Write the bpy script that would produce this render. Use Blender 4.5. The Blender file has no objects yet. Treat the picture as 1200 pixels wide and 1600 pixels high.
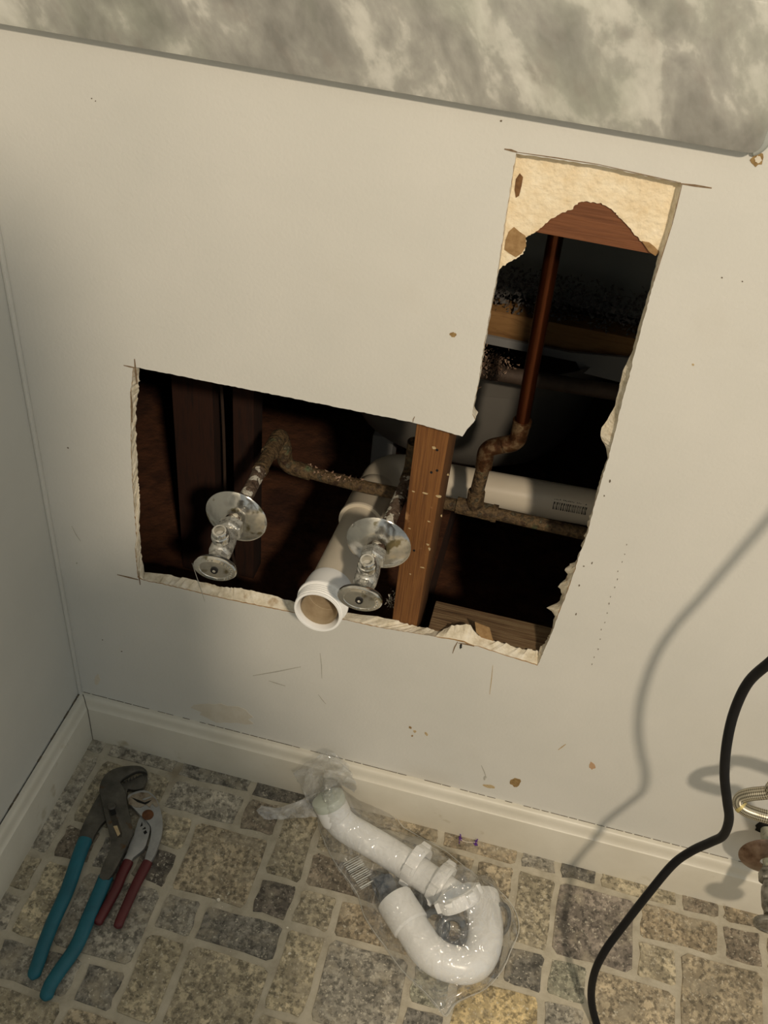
import bpy, bmesh, math, random
import numpy as np
from mathutils import Vector as V, Matrix, geometry
random.seed(7)
S = bpy.context.scene
C = S.collection
R = math.radians

# ------------------------------------------------------------------ camera
CAM = V((0.537536, -0.8, 1.254456))
FPX = 1557.5813
RM = ((0.9682425, 0.23428407, 0.08727792), (0.21872482, -0.62468357, -0.74961983), (-0.1211029, 0.74490362, -0.65608893))
RIGHT, DOWN, FWD = V(RM[0]), V(RM[1]), V(RM[2])
cd = bpy.data.cameras.new('camera')
cam = bpy.data.objects.new('camera', cd); C.objects.link(cam)
cd.sensor_fit = 'VERTICAL'; cd.sensor_height = 24.0; cd.lens = FPX * 24.0 / 1600.0
cd.clip_start = 0.01
m3 = Matrix((RIGHT, -DOWN, -FWD)).transposed()
cam.matrix_world = Matrix.Translation(CAM) @ m3.to_4x4()
S.camera = cam

# ------------------------------------------------------------------ light
w = bpy.data.worlds.new('world'); S.world = w; w.use_nodes = True
w.node_tree.nodes['Background'].inputs[0].default_value = (0.94, 1.0, 0.985, 1)
w.node_tree.nodes['Background'].inputs[1].default_value = 0.35
def lamp(name, kind, loc, target, energy, color, size):
    l = bpy.data.lights.new(name, kind); o = bpy.data.objects.new(name, l); C.objects.link(o)
    o.location = loc; o.rotation_euler = (V(target) - V(loc)).to_track_quat('-Z', 'Y').to_euler()
    l.energy = energy; l.color = color
    if kind == 'AREA': l.size = size
    else: l.shadow_soft_size = size
    return l
key = lamp('vanity_lamp', 'POINT', (1.1, -1.7, 2.05), (1.2, 0.0, 1.25), 122, (1.0, 0.84, 0.64), 0.05)
S.view_settings.view_transform = 'Standard'; S.view_settings.look = 'None'
S.view_settings.gamma = 1.0; S.view_settings.exposure = 0.0; S.view_settings.use_curve_mapping = False
S.cycles.max_bounces = 8; S.cycles.transparent_max_bounces = 16

# ------------------------------------------------------------------ rays: a pixel of the 1200x1600 frame onto a real plane
def ray(px, py): return RIGHT * ((px - 600) / FPX) + DOWN * ((py - 800) / FPX) + FWD
def Wy(px, py, y=0.0):
    r = ray(px, py); return CAM + r * ((y - CAM.y) / r.y)
def Wz(px, py, z=0.0):
    r = ray(px, py); return CAM + r * ((z - CAM.z) / r.z)

# ------------------------------------------------------------------ materials
def hexc(h):
    c = [int(h[i:i+2], 16) / 255 for i in (0, 2, 4)]
    return tuple((x / 12.92 if x <= 0.04045 else ((x + 0.055) / 1.055) ** 2.4) for x in c) + (1,)
def ramp(nt, stops):
    r = nt.nodes.new('ShaderNodeValToRGB'); e = r.color_ramp.elements
    while len(e) < len(stops): e.new(0.5)
    for k, (p, c) in enumerate(stops): e[k].position = p; e[k].color = hexc(c)
    return r
def M(name, stops, scale=8, mapscale=(1,1,1), rot=(0,0,0), detail=6, rough=0.6, metal=0.0, bump=0.0, bscale=120, dist=0.0,
      spots=None, rvar=0.0, spec=0.5, bdist=0.002):
    """noise-coloured surface: stops = colours along the noise; spots = (colour, scale, low, high) of a second noise laid over it"""
    m = bpy.data.materials.new(name); m.use_nodes = True; nt = m.node_tree; N, L = nt.nodes, nt.links
    b = N['Principled BSDF']; b.inputs['Roughness'].default_value = rough; b.inputs['Metallic'].default_value = metal
    b.inputs['Specular IOR Level'].default_value = spec
    g = N.new('ShaderNodeNewGeometry'); mp = N.new('ShaderNodeMapping')
    L.new(g.outputs['Position'], mp.inputs[0]); mp.inputs['Scale'].default_value = mapscale; mp.inputs['Rotation'].default_value = rot
    if len(stops) > 1:
        n = N.new('ShaderNodeTexNoise'); n.inputs['Scale'].default_value = scale; n.inputs['Detail'].default_value = detail
        n.inputs['Distortion'].default_value = dist; n.inputs['Roughness'].default_value = 0.6
        L.new(mp.outputs[0], n.inputs['Vector']); r = ramp(nt, stops); L.new(n.outputs[0], r.inputs[0]); col = r.outputs[0]
        if rvar:
            mr = N.new('ShaderNodeMapRange'); L.new(n.outputs[0], mr.inputs[0]); mr.inputs[1].default_value = 0.3; mr.inputs[2].default_value = 0.7
            mr.inputs[3].default_value = rough - rvar; mr.inputs[4].default_value = rough + rvar; L.new(mr.outputs[0], b.inputs['Roughness'])
        for sp in (spots or []):
            n2 = N.new('ShaderNodeTexNoise'); n2.inputs['Scale'].default_value = sp[1]; n2.inputs['Detail'].default_value = 5
            L.new(g.outputs['Position'], n2.inputs['Vector'])
            mr = N.new('ShaderNodeMapRange'); L.new(n2.outputs[0], mr.inputs[0]); mr.inputs[1].default_value = sp[2]; mr.inputs[2].default_value = sp[3]
            mx = N.new('ShaderNodeMix'); mx.data_type = 'RGBA'; L.new(mr.outputs[0], mx.inputs[0]); L.new(col, mx.inputs[6])
            mx.inputs[7].default_value = hexc(sp[0]); col = mx.outputs[2]
        L.new(col, b.inputs['Base Color'])
    else: b.inputs['Base Color'].default_value = hexc(stops[0][1])
    if bump:
        n3 = N.new('ShaderNodeTexNoise'); n3.inputs['Scale'].default_value = bscale; n3.inputs['Detail'].default_value = 4
        L.new(mp.outputs[0], n3.inputs['Vector']); bp = N.new('ShaderNodeBump'); bp.inputs['Strength'].default_value = bump
        bp.inputs['Distance'].default_value = bdist; L.new(n3.outputs[0], bp.inputs['Height']); L.new(bp.outputs[0], b.inputs['Normal'])
    return m

paint = M('wall_paint', [(0.3, 'd3d2cb'), (0.7, 'dcdad3')], scale=5, rough=0.5, bump=0.22, bscale=260, bdist=0.0012, spots=[('c6bfb1', 3.2, 0.66, 0.95)])
paint_left = M('side_wall_paint', [(0.3, 'cbcac3'), (0.7, 'd3d2cb')], scale=4, rough=0.55, bump=0.15, bscale=260, bdist=0.001)
gypsum = M('gypsum_core', [(0.3, 'c9bda3'), (0.5, 'e4dac4'), (0.7, 'efe8d8')], scale=90, rough=0.9, bump=0.5, bscale=380, spots=[('b49b78', 60, 0.62, 0.75)])
plaster = M('torn_plaster', [(0.3, 'e8d4b0'), (0.6, 'f3e5c8'), (0.75, 'f7ecd6')], scale=60, rough=0.9, bump=0.7, bscale=170, bdist=0.003)
brown_paper = M('brown_paper', [(0.3, '8a6a42'), (0.7, 'a98a60')], scale=200, rough=0.9, bump=0.3)
dark_paper = M('dark_brown_paper', [(0.3, '5f4024'), (0.7, '84603a')], scale=200, rough=0.9)
trim_paint = M('trim_paint', [(0.3, 'd6d0c0'), (0.7, 'e0dbcd')], scale=12, rough=0.38, bump=0.12, bscale=140, spots=[('bfb59d', 22, 0.66, 0.74)])
gapdark = M('gap_dirt', [(0.3, '40382d'), (0.7, '7b705f')], scale=80, rough=0.9)
stud_wood = M('stud_wood', [(0.25, '523317'), (0.45, '744921'), (0.6, '83572a'), (0.8, '69421e')], scale=26, mapscale=(17, 17, 0.5), rough=0.75, bump=0.6, bscale=40, spots=[('b3875a', 40, 0.68, 0.76)])
header_wood = M('header_wood', [(0.25, '603820'), (0.5, '7d4e30'), (0.75, '6c4228')], scale=26, mapscale=(0.45, 9, 9), rough=0.7, bump=0.3, bscale=60)
plate_wood = M('plate_wood', [(0.25, '3f2e1d'), (0.45, '6b5339'), (0.6, '857052'), (0.8, '54402a')], scale=26, mapscale=(0.5, 16, 16), rough=0.85, bump=0.5, bscale=60, spots=[('6d2f14', 25, 0.66, 0.76)])
beam_wood = M('beam_wood', [(0.3, '7a5630'), (0.5, '9c7546'), (0.75, '876138')], scale=18, mapscale=(0.8, 6, 6), rough=0.75, dist=0.6)
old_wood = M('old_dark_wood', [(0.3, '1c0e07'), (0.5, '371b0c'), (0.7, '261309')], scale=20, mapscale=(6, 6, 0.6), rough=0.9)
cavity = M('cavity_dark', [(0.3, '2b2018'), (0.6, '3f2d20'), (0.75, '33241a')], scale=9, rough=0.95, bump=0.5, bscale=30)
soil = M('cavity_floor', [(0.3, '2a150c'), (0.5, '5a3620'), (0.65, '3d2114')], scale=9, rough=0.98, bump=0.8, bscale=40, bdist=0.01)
fluff_m = M('insulation', [(0.3, '4f4c4a'), (0.6, '6f6b68'), (0.8, '8a8580')], scale=60, rough=1.0)
pink_fluff = M('pale_insulation', [(0.3, '7d5f4a'), (0.7, 'b59a84')], scale=90, rough=1.0)
panel_m = M('grey_panel', [(0.3, '858585'), (0.7, '8f8e8c')], scale=6, rough=0.7)
panel_dark = M('dark_panel', [(0.3, '8b8e8a'), (0.7, '949793')], scale=6, rough=0.8)
tub_m = M('tub_shell', [(0.3, '716d66'), (0.7, '7b7770')], scale=5, rough=0.55)
pvc = M('white_pvc', [(0.3, 'd3c8b4'), (0.7, 'dbd1be')], scale=14, rough=0.35)
pvc_new = M('bright_white_plastic', [(0.3, 'f5f5f3'), (0.7, 'f9f9f7')], scale=9, rough=0.28)
pvc_in = M('pipe_inside', [(0.3, 'a89274'), (0.7, 'cdbb9c')], scale=40, rough=0.6)
copper = M('copper', [(0.3, '4a2615'), (0.7, '6e3d22')], scale=60, mapscale=(1, 1, .2), rough=0.3, metal=0.85, bump=0.04, bscale=90)
copper_old = M('tarnished_copper', [(0.25, '241c14'), (0.42, '4f3f2a'), (0.52, '6d583c'), (0.62, '3f3626'), (0.78, '8f8870')], scale=95, rough=0.75, metal=0.15, rvar=0.1, bump=0.9, bscale=220, bdist=0.004, spots=[('56704f', 45, 0.66, 0.78), ('3c2a1a', 80, 0.6, 0.68)])
copper_paint = M('paint_flaked_copper', [(0.3, '33271d'), (0.45, '5a483a'), (0.58, '746455'), (0.7, '3d2f24')], scale=120, rough=0.75, metal=0.1, bump=0.9, bscale=220, bdist=0.003, spots=[('d8d2c2', 85, 0.555, 0.575)])
black_iron = M('blackened_pipe', [(0.3, '3f3229'), (0.7, '55463a')], scale=50, rough=0.7, metal=0.2, bump=0.3, bscale=120)
copper_joint = M('joint_copper', [(0.3, '33200f'), (0.48, '573820'), (0.62, '8a7356'), (0.72, '4a3019')], scale=80, rough=0.5, metal=0.6, bump=0.4, bscale=160)
chrome = M('chrome', [(0.3, 'a09e98'), (0.5, 'd6d4cd'), (0.7, 'e2e0da')], scale=30, rough=0.16, metal=0.9, rvar=0.06, bump=0.12, bscale=60, spots=[('8d8468', 60, 0.60, 0.68)])
chrome_worn = M('worn_chrome', [(0.3, '807e76'), (0.45, 'bdbbb3'), (0.7, 'dddbd4')], scale=160, rough=0.3, metal=0.65, rvar=0.12, bump=0.35, bscale=260, spots=[('f0eee6', 90, 0.64, 0.68)])
rusty_chrome = M('rusty_chrome', [(0.3, '5b4436'), (0.5, '8a7566'), (0.7, 'a39384')], scale=50, rough=0.35, metal=0.8, rvar=0.1, bump=0.15, bscale=120)
tarnished = M('tarnished_metal', [(0.3, '4f4c42'), (0.5, '86837a'), (0.7, 'a5a299')], scale=130, rough=0.4, metal=0.7, bump=0.3, bscale=260)
dark_hole = M('dark_hole', [(0.5, '0c0a08')], rough=0.9)
steel_dark = M('dark_steel', [(0.3, '4a4843'), (0.55, '605d56'), (0.75, '736f66')], scale=45, rough=0.48, metal=0.6, bump=0.12, bscale=260, spots=[('5d4630', 70, 0.64, 0.74)])
steel_light = M('satin_steel', [(0.3, '9a9b9b'), (0.7, 'b4b5b4')], scale=60, rough=0.42, metal=0.6, bump=0.08, bscale=300)
rust = M('rusty_steel', [(0.3, '5b4a38'), (0.45, '8f8270'), (0.6, 'a09684'), (0.75, '6a4326')], scale=90, rough=0.7, metal=0.3, bump=0.4, bscale=220)
rust_pivot = M('rust_brown', [(0.3, '4a2c18'), (0.7, '6e4526')], scale=120, rough=0.85)
teal = M('teal_grip', [(0.3, '0c5666'), (0.7, '136677')], scale=30, rough=0.5, bump=0.1, bscale=150)
red_grip = M('maroon_grip', [(0.3, '511a1e'), (0.7, '5f2125')], scale=30, rough=0.42, bump=0.1, bscale=120)
rubber = M('black_rubber', [(0.3, '0b0b0d'), (0.7, '131315')], scale=40, rough=0.55, spec=0.25, bump=0.1, bscale=90)
washer_m = M('grey_washer', [(0.3, '3e4347'), (0.7, '565c60')], scale=40, rough=0.4)
blue_dark = M('dark_blue_rubber', [(0.3, '28323f'), (0.7, '39485a')], scale=30, rough=0.4)
cap_m = M('pale_cap', [(0.3, 'c3cabd'), (0.7, 'd0d6c9')], scale=12, rough=0.3)
grout = M('grout', [(0.3, 'a79e8c'), (0.5, 'b8b09d'), (0.7, 'c4bcaa')], scale=40, rough=0.95, bump=0.5, bscale=250, spots=[('8f8571', 9, 0.60, 0.74)])
debris_m = M('plaster_crumbs', [(0.5, 'e6dfcf')], rough=0.9)
purple = M('purple_thread', [(0.5, '5b2a86')], rough=0.7)
white_thread = M('white_thread', [(0.5, 'd9cfc0')], rough=0.7)
ink = M('black_print', [(0.5, '26241f')], rough=0.7)
pale_print = M('pale_print', [(0.5, 'c9ccc8')], rough=0.6)
ferrule_m = M('yellowed_ferrule', [(0.3, 'b8a868'), (0.7, 'cbbd84')], scale=60, rough=0.5, metal=0.3)
verdigris = M('verdigris_nut', [(0.3, '8b9685'), (0.55, 'bdb9a6'), (0.7, '7b8072')], scale=110, rough=0.7, metal=0.3)
shade_bead_m = M('shadow_grey_bead', [(0.3, '9fa39d'), (0.7, 'aeb1aa')], scale=20, rough=0.6)
stain = {k: M('mark_' + k, [(0.3, a), (0.7, b)], scale=300, rough=0.85) for k, a, b in (
    ('brown', '7d6238', 'a58a5c'), ('tan', 'b39a70', 'c7b48e'), ('dark', '5a4e40', '766a58'), ('black', '15120f', '1f1b17'),
    ('pale', 'd6ccb8', 'ded6c6'), ('grey', 'a9a69c', 'b5b2a8'), ('orange', 'b89470', 'c4a484'), ('cut', '6e5a44', '8f7a60'))}

# marble: pale patches drifting through grey-green, diagonal
def marble_mat():
    m = bpy.data.materials.new('grey_marble'); m.use_nodes = True; nt = m.node_tree; N, L = nt.nodes, nt.links
    b = N['Principled BSDF']; b.inputs['Roughness'].default_value = 0.22
    g = N.new('ShaderNodeNewGeometry'); m0 = N.new('ShaderNodeMapping'); L.new(g.outputs['Position'], m0.inputs[0]); m0.inputs['Rotation'].default_value = (0, R(34), 0)
    mp = N.new('ShaderNodeMapping'); L.new(m0.outputs[0], mp.inputs[0]); mp.inputs['Scale'].default_value = (1.0, 1.0, 0.6)
    n = N.new('ShaderNodeTexNoise'); n.inputs['Scale'].default_value = 29; n.inputs['Detail'].default_value = 4; n.inputs['Distortion'].default_value = 0.3
    n.inputs['Roughness'].default_value = 0.52
    L.new(mp.outputs[0], n.inputs['Vector'])
    nf = N.new('ShaderNodeTexNoise'); nf.inputs['Scale'].default_value = 95; nf.inputs['Detail'].default_value = 6; nf.inputs['Roughness'].default_value = 0.6; L.new(mp.outputs[0], nf.inputs['Vector'])
    hm = N.new('ShaderNodeMix'); hm.data_type = 'FLOAT'; hm.inputs[0].default_value = 0.2; L.new(n.outputs[0], hm.inputs[2]); L.new(nf.outputs[0], hm.inputs[3])
    r = ramp(nt, [(0.34, '85847f'), (0.45, '9a9993'), (0.53, 'abaaa3'), (0.575, 'c4c3bb'), (0.67, 'd8d7cf')]); L.new(hm.outputs[0], r.inputs[0])
    n2 = N.new('ShaderNodeTexNoise'); n2.inputs['Scale'].default_value = 16; n2.inputs['Detail'].default_value = 3; L.new(mp.outputs[0], n2.inputs['Vector'])
    mr = N.new('ShaderNodeMapRange'); L.new(n2.outputs[0], mr.inputs[0]); mr.inputs[1].default_value = 0.5; mr.inputs[2].default_value = 0.75; mr.inputs[4].default_value = 0.4
    mx = N.new('ShaderNodeMix'); mx.data_type = 'RGBA'; L.new(mr.outputs[0], mx.inputs[0]); L.new(r.outputs[0], mx.inputs[6]); mx.inputs[7].default_value = hexc('98a08e')
    n3 = N.new('ShaderNodeTexNoise'); n3.inputs['Scale'].default_value = 45; n3.inputs['Detail'].default_value = 8; L.new(mp.outputs[0], n3.inputs['Vector'])
    mr3 = N.new('ShaderNodeMapRange'); L.new(n3.outputs[0], mr3.inputs[0]); mr3.inputs[1].default_value = 0.58; mr3.inputs[2].default_value = 0.72; mr3.inputs[4].default_value = 0.35
    mx3 = N.new('ShaderNodeMix'); mx3.data_type = 'RGBA'; L.new(mr3.outputs[0], mx3.inputs[0]); L.new(mx.outputs[2], mx3.inputs[6]); mx3.inputs[7].default_value = hexc('8c837c')
    L.new(mx3.outputs[2], b.inputs['Base Color'])
    return m
marble = marble_mat()

def tile_mat():
    """tumbled stone: the object's own colour broken up by pits, veins and pale bloom"""
    m = bpy.data.materials.new('tumbled_stone'); m.use_nodes = True; nt = m.node_tree; N, L = nt.nodes, nt.links
    b = N['Principled BSDF']; b.inputs['Roughness'].default_value = 0.62
    oi = N.new('ShaderNodeObjectInfo'); g = N.new('ShaderNodeNewGeometry')
    def noise(scale, det, wmul, mapsc=None):
        n = N.new('ShaderNodeTexNoise'); n.noise_dimensions = '4D'; n.inputs['Scale'].default_value = scale; n.inputs['Detail'].default_value = det
        n.inputs['Roughness'].default_value = 0.65
        mu = N.new('ShaderNodeMath'); mu.operation = 'MULTIPLY'; L.new(oi.outputs['Random'], mu.inputs[0]); mu.inputs[1].default_value = wmul
        L.new(mu.outputs[0], n.inputs['W']); L.new(g.outputs['Position'], n.inputs['Vector']); return n
    def mapr(o, a, c, lo, hi):
        mr = N.new('ShaderNodeMapRange'); L.new(o, mr.inputs[0])
        for k, v in enumerate((a, c, lo, hi)): mr.inputs[1 + k].default_value = v
        return mr.outputs[0]
    def mix(f, a, colr):
        mx = N.new('ShaderNodeMix'); mx.data_type = 'RGBA'; L.new(f, mx.inputs[0]); L.new(a, mx.inputs[6]); mx.inputs[7].default_value = hexc(colr); return mx.outputs[2]
    n1 = noise(26, 5, 13); n2 = noise(150, 8, 29); n3 = noise(240, 4, 41); n4 = noise(15, 3, 57); n5 = noise(95, 8, 71); n6 = noise(34, 6, 83)
    def mul(x, y):
        mu = N.new('ShaderNodeMath'); mu.operation = 'MULTIPLY'; L.new(x, mu.inputs[0]); L.new(y, mu.inputs[1]); return mu.outputs[0]
    f = mul(mul(mapr(n1.outputs[0], 0.40, 0.64, 0.80, 1.22), mapr(n4.outputs[0], 0.45, 0.70, 1.05, 0.72)), mul(mapr(n2.outputs[0], 0.49, 0.57, 1.12, 0.52), mapr(n5.outputs[0], 0.47, 0.56, 0.82, 1.36)))
    sc = N.new('ShaderNodeVectorMath'); sc.operation = 'SCALE'; L.new(oi.outputs['Color'], sc.inputs[0]); L.new(f, sc.inputs['Scale'])
    c = mix(mapr(n6.outputs[0], 0.50, 0.66, 0, 0.7), sc.outputs[0], 'aaa08b')
    c = mix(mapr(n3.outputs[0], 0.58, 0.65, 0, 0.65), c, 'd9d1bd')
    L.new(c, b.inputs['Base Color'])
    L.new(mapr(n1.outputs[0], 0.3, 0.7, 0.45, 0.75), b.inputs['Roughness'])
    bp = N.new('ShaderNodeBump'); bp.inputs['Strength'].default_value = 0.55; bp.inputs['Distance'].default_value = 0.0022
    L.new(n2.outputs[0], bp.inputs['Height']); L.new(bp.outputs[0], b.inputs['Normal'])
    return m
tile_m = tile_mat()

def film_mat(name='clear_film', haze=(0.05, 0.20)):
    m = bpy.data.materials.new(name); m.use_nodes = True; nt = m.node_tree; N, L = nt.nodes, nt.links
    out = N['Material Output']; N.remove(N['Principled BSDF'])
    tr = N.new('ShaderNodeBsdfTransparent'); tr.inputs[0].default_value = (0.97, 0.97, 0.97, 1)
    df = N.new('ShaderNodeBsdfDiffuse'); df.inputs[0].default_value = (0.85, 0.85, 0.82, 1)
    gl = N.new('ShaderNodeBsdfGlossy'); gl.inputs['Roughness'].default_value = 0.07
    g = N.new('ShaderNodeNewGeometry'); n = N.new('ShaderNodeTexNoise'); n.inputs['Scale'].default_value = 38; n.inputs['Detail'].default_value = 2
    n.inputs['Distortion'].default_value = 1.2
    L.new(g.outputs['Position'], n.inputs['Vector'])
    bp = N.new('ShaderNodeBump'); bp.inputs['Strength'].default_value = 1.0; bp.inputs['Distance'].default_value = 0.014
    L.new(n.outputs[0], bp.inputs['Height']); L.new(bp.outputs[0], gl.inputs['Normal'])
    lw = N.new('ShaderNodeLayerWeight'); lw.inputs[0].default_value = 0.22
    cl = N.new('ShaderNodeMapRange'); L.new(lw.outputs['Facing'], cl.inputs[0]); cl.inputs[1].default_value = 0.0; cl.inputs[2].default_value = 1.0; cl.inputs[3].default_value = 0.10; cl.inputs[4].default_value = 0.55
    hz = N.new('ShaderNodeTexNoise'); hz.inputs['Scale'].default_value = 24; hz.inputs['Detail'].default_value = 5; hz.inputs['Distortion'].default_value = 2.0; L.new(g.outputs['Position'], hz.inputs['Vector'])
    hr = N.new('ShaderNodeMapRange'); L.new(hz.outputs[0], hr.inputs[0]); hr.inputs[1].default_value = 0.42; hr.inputs[2].default_value = 0.70; hr.inputs[3].default_value = haze[0]; hr.inputs[4].default_value = haze[1]
    m1 = N.new('ShaderNodeMixShader'); L.new(hr.outputs[0], m1.inputs[0]); L.new(tr.outputs[0], m1.inputs[1]); L.new(df.outputs[0], m1.inputs[2])
    m2 = N.new('ShaderNodeMixShader'); L.new(cl.outputs[0], m2.inputs[0]); L.new(m1.outputs[0], m2.inputs[1]); L.new(gl.outputs[0], m2.inputs[2])
    L.new(m2.outputs[0], out.inputs['Surface']); return m
film = film_mat(); film_hazy = film_mat('hazy_film', (0.16, 0.55))

film_edge = M('film_edge', [(0.3, 'b9b7ae'), (0.7, 'cfcdc4')], scale=60, rough=0.2)
def braid_mat():
    m = bpy.data.materials.new('steel_braid'); m.use_nodes = True; nt = m.node_tree; N, L = nt.nodes, nt.links
    b = N['Principled BSDF']; b.inputs['Metallic'].default_value = 0.7; b.inputs['Roughness'].default_value = 0.4
    uv = N.new('ShaderNodeUVMap'); mp = N.new('ShaderNodeMapping'); L.new(uv.outputs[0], mp.inputs[0]); mp.inputs['Scale'].default_value = (1, 1, 1)
    ck = N.new('ShaderNodeTexChecker'); ck.inputs['Scale'].default_value = 1.0; mp.inputs['Rotation'].default_value = (0, 0, R(45)); L.new(mp.outputs[0], ck.inputs[0])
    ck.inputs[1].default_value = hexc('c9c2ae'); ck.inputs[2].default_value = hexc('6e6858'); L.new(ck.outputs[0], b.inputs['Base Color'])
    bp = N.new('ShaderNodeBump'); bp.inputs['Strength'].default_value = 0.6; bp.inputs['Distance'].default_value = 0.001; L.new(ck.outputs[1], bp.inputs['Height']); L.new(bp.outputs[0], b.inputs['Normal'])
    return m
braid = braid_mat()

# ------------------------------------------------------------------ objects
ORG = {}
def finish(o, bm, origin, smooth=True, angle=0.6):
    bm.normal_update()
    for v in bm.verts: v.co -= origin
    me = bpy.data.meshes.new(o); bm.to_mesh(me); bm.free()
    if smooth:
        for p in me.polygons: p.use_smooth = True
        me.set_sharp_from_angle(angle=angle)
    return me
def root(name, loc, label, cat, group=None):
    o = bpy.data.objects.new(name, None); C.objects.link(o); o.location = loc; o.empty_display_size = 0.02
    ORG[o.name] = V(loc); o['label'] = label; o['category'] = cat
    if group: o['group'] = group
    return o
def part(name, bm, mats, parent, smooth=True, label=None, angle=0.6, kind=None):
    org = ORG[parent.name]; me = finish(name, bm, org, smooth, angle)
    for m in (mats if isinstance(mats, (list, tuple)) else [mats]): me.materials.append(m)
    o = bpy.data.objects.new(name, me); C.objects.link(o); o.parent = parent; ORG[o.name] = org
    if label: o['label'] = label
    if kind: o['kind'] = kind
    return o
def solo(name, bm, mats, loc, label=None, cat=None, group=None, kind=None, smooth=True, angle=0.6):
    loc = V(loc); me = finish(name, bm, loc, smooth, angle)
    for m in (mats if isinstance(mats, (list, tuple)) else [mats]): me.materials.append(m)
    o = bpy.data.objects.new(name, me); C.objects.link(o); o.location = loc; ORG[o.name] = loc
    if label: o['label'] = label
    if cat: o['category'] = cat
    if group: o['group'] = group
    if kind: o['kind'] = kind
    return o
def struct(name, bm, mats, smooth=False, angle=0.6): return solo(name, bm, mats, (0, 0, 0), kind='structure', smooth=smooth, angle=angle)

def B(): return bmesh.new()
def frame(t):
    t = t.normalized(); u = V((0, 0, 1)) if abs(t.z) < 0.9 else V((1, 0, 0))
    a = t.cross(u).normalized(); return a, t.cross(a).normalized()
def tube(bm, pts, r, seg=16, cap=True, flat=1.0, upv=None, mat=0, uvs=None):
    pts = [V(p) for p in pts]; n = len(pts); rs = r if isinstance(r, (list, tuple)) else [r] * n
    T = [(pts[min(i+1, n-1)] - pts[max(i-1, 0)]).normalized() for i in range(n)]
    a, b = frame(T[0])
    if upv is not None:
        b = (V(upv) - T[0] * T[0].dot(V(upv))).normalized(); a = b.cross(T[0]).normalized()
    rings = []
    for i in range(n):
        if i:
            q = T[i-1].rotation_difference(T[i]); a = q @ a; b = q @ b
        rings.append([bm.verts.new(pts[i] + (a * math.cos(2*math.pi*k/seg) + b * math.sin(2*math.pi*k/seg) * flat) * rs[i]) for k in range(seg)])
    for i in range(n-1):
        for k in range(seg):
            f = bm.faces.new((rings[i][k], rings[i][(k+1) % seg], rings[i+1][(k+1) % seg], rings[i+1][k])); f.material_index = mat
            if uvs:
                lay = bm.loops.layers.uv.verify()
                for lo, (du, dv) in zip(f.loops, ((0, 0), (0, 1), (1, 1), (1, 0))): lo[lay].uv = ((i + du) * uvs[0], (k + dv) * uvs[1])
    if cap:
        for rg, rev in ((rings[0], True), (rings[-1], False)):
            f = bm.faces.new(rg[::-1] if rev else rg); f.material_index = mat
    bmesh.ops.recalc_face_normals(bm, faces=bm.faces[:])
    return rings
def lathe(bm, o, ax, prof, seg=28, ecc=None, mats=None, up=None):
    """prof = [(radius, height along ax)], closed at both ends when the radius is 0"""
    o = V(o); ax = V(ax).normalized(); a, b = frame(ax)
    if up is not None:
        b = (V(up) - ax * ax.dot(V(up))).normalized(); a = b.cross(ax)
    ea, eb = ecc or (1, 1); rings = []
    for r, h in prof:
        if r <= 1e-6: rings.append([bm.verts.new(o + ax * h)])
        else: rings.append([bm.verts.new(o + ax * h + a * (r * ea * math.cos(2*math.pi*(k+.5)/seg)) + b * (r * eb * math.sin(2*math.pi*(k+.5)/seg))) for k in range(seg)])
    for i in range(len(rings)-1):
        p, q = rings[i], rings[i+1]
        for k in range(seg):
            k2 = (k+1) % seg
            if len(p) == 1 and len(q) == 1: break
            if len(p) == 1: f = bm.faces.new((p[0], q[k], q[k2]))
            elif len(q) == 1: f = bm.faces.new((p[k], q[0], p[k2]))
            else: f = bm.faces.new((p[k], q[k], q[k2], p[k2]))
            if mats: f.material_index = mats[i]
    bmesh.ops.recalc_face_normals(bm, faces=bm.faces[:])
def box(bm, lo, hi, bev=0.0, mat=0):
    lo, hi = V(lo), V(hi)
    vs = [bm.verts.new((x, y, z)) for x in (lo.x, hi.x) for y in (lo.y, hi.y) for z in (lo.z, hi.z)]
    fs = []
    for q in ((0,1,3,2), (4,6,7,5), (0,4,5,1), (2,3,7,6), (0,2,6,4), (1,5,7,3)):
        f = bm.faces.new([vs[k] for k in q]); f.material_index = mat; fs.append(f)
    if bev: bmesh.ops.bevel(bm, geom=list({e for f in fs for e in f.edges}), offset=bev, segments=2, affect='EDGES', profile=0.6)
    bmesh.ops.recalc_face_normals(bm, faces=bm.faces[:])
def hexa(bm, eight, bev=0.0):
    vs = [bm.verts.new(p) for p in eight]      # front bl br tr tl, back bl br tr tl
    fs = [bm.faces.new([vs[k] for k in q]) for q in ((0,1,2,3), (7,6,5,4), (0,4,5,1), (1,5,6,2), (2,6,7,3), (3,7,4,0))]
    if bev: bmesh.ops.bevel(bm, geom=list({e for f in fs for e in f.edges}), offset=bev, segments=2, affect='EDGES', profile=0.6)
    bmesh.ops.recalc_face_normals(bm, faces=bm.faces[:])
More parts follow.
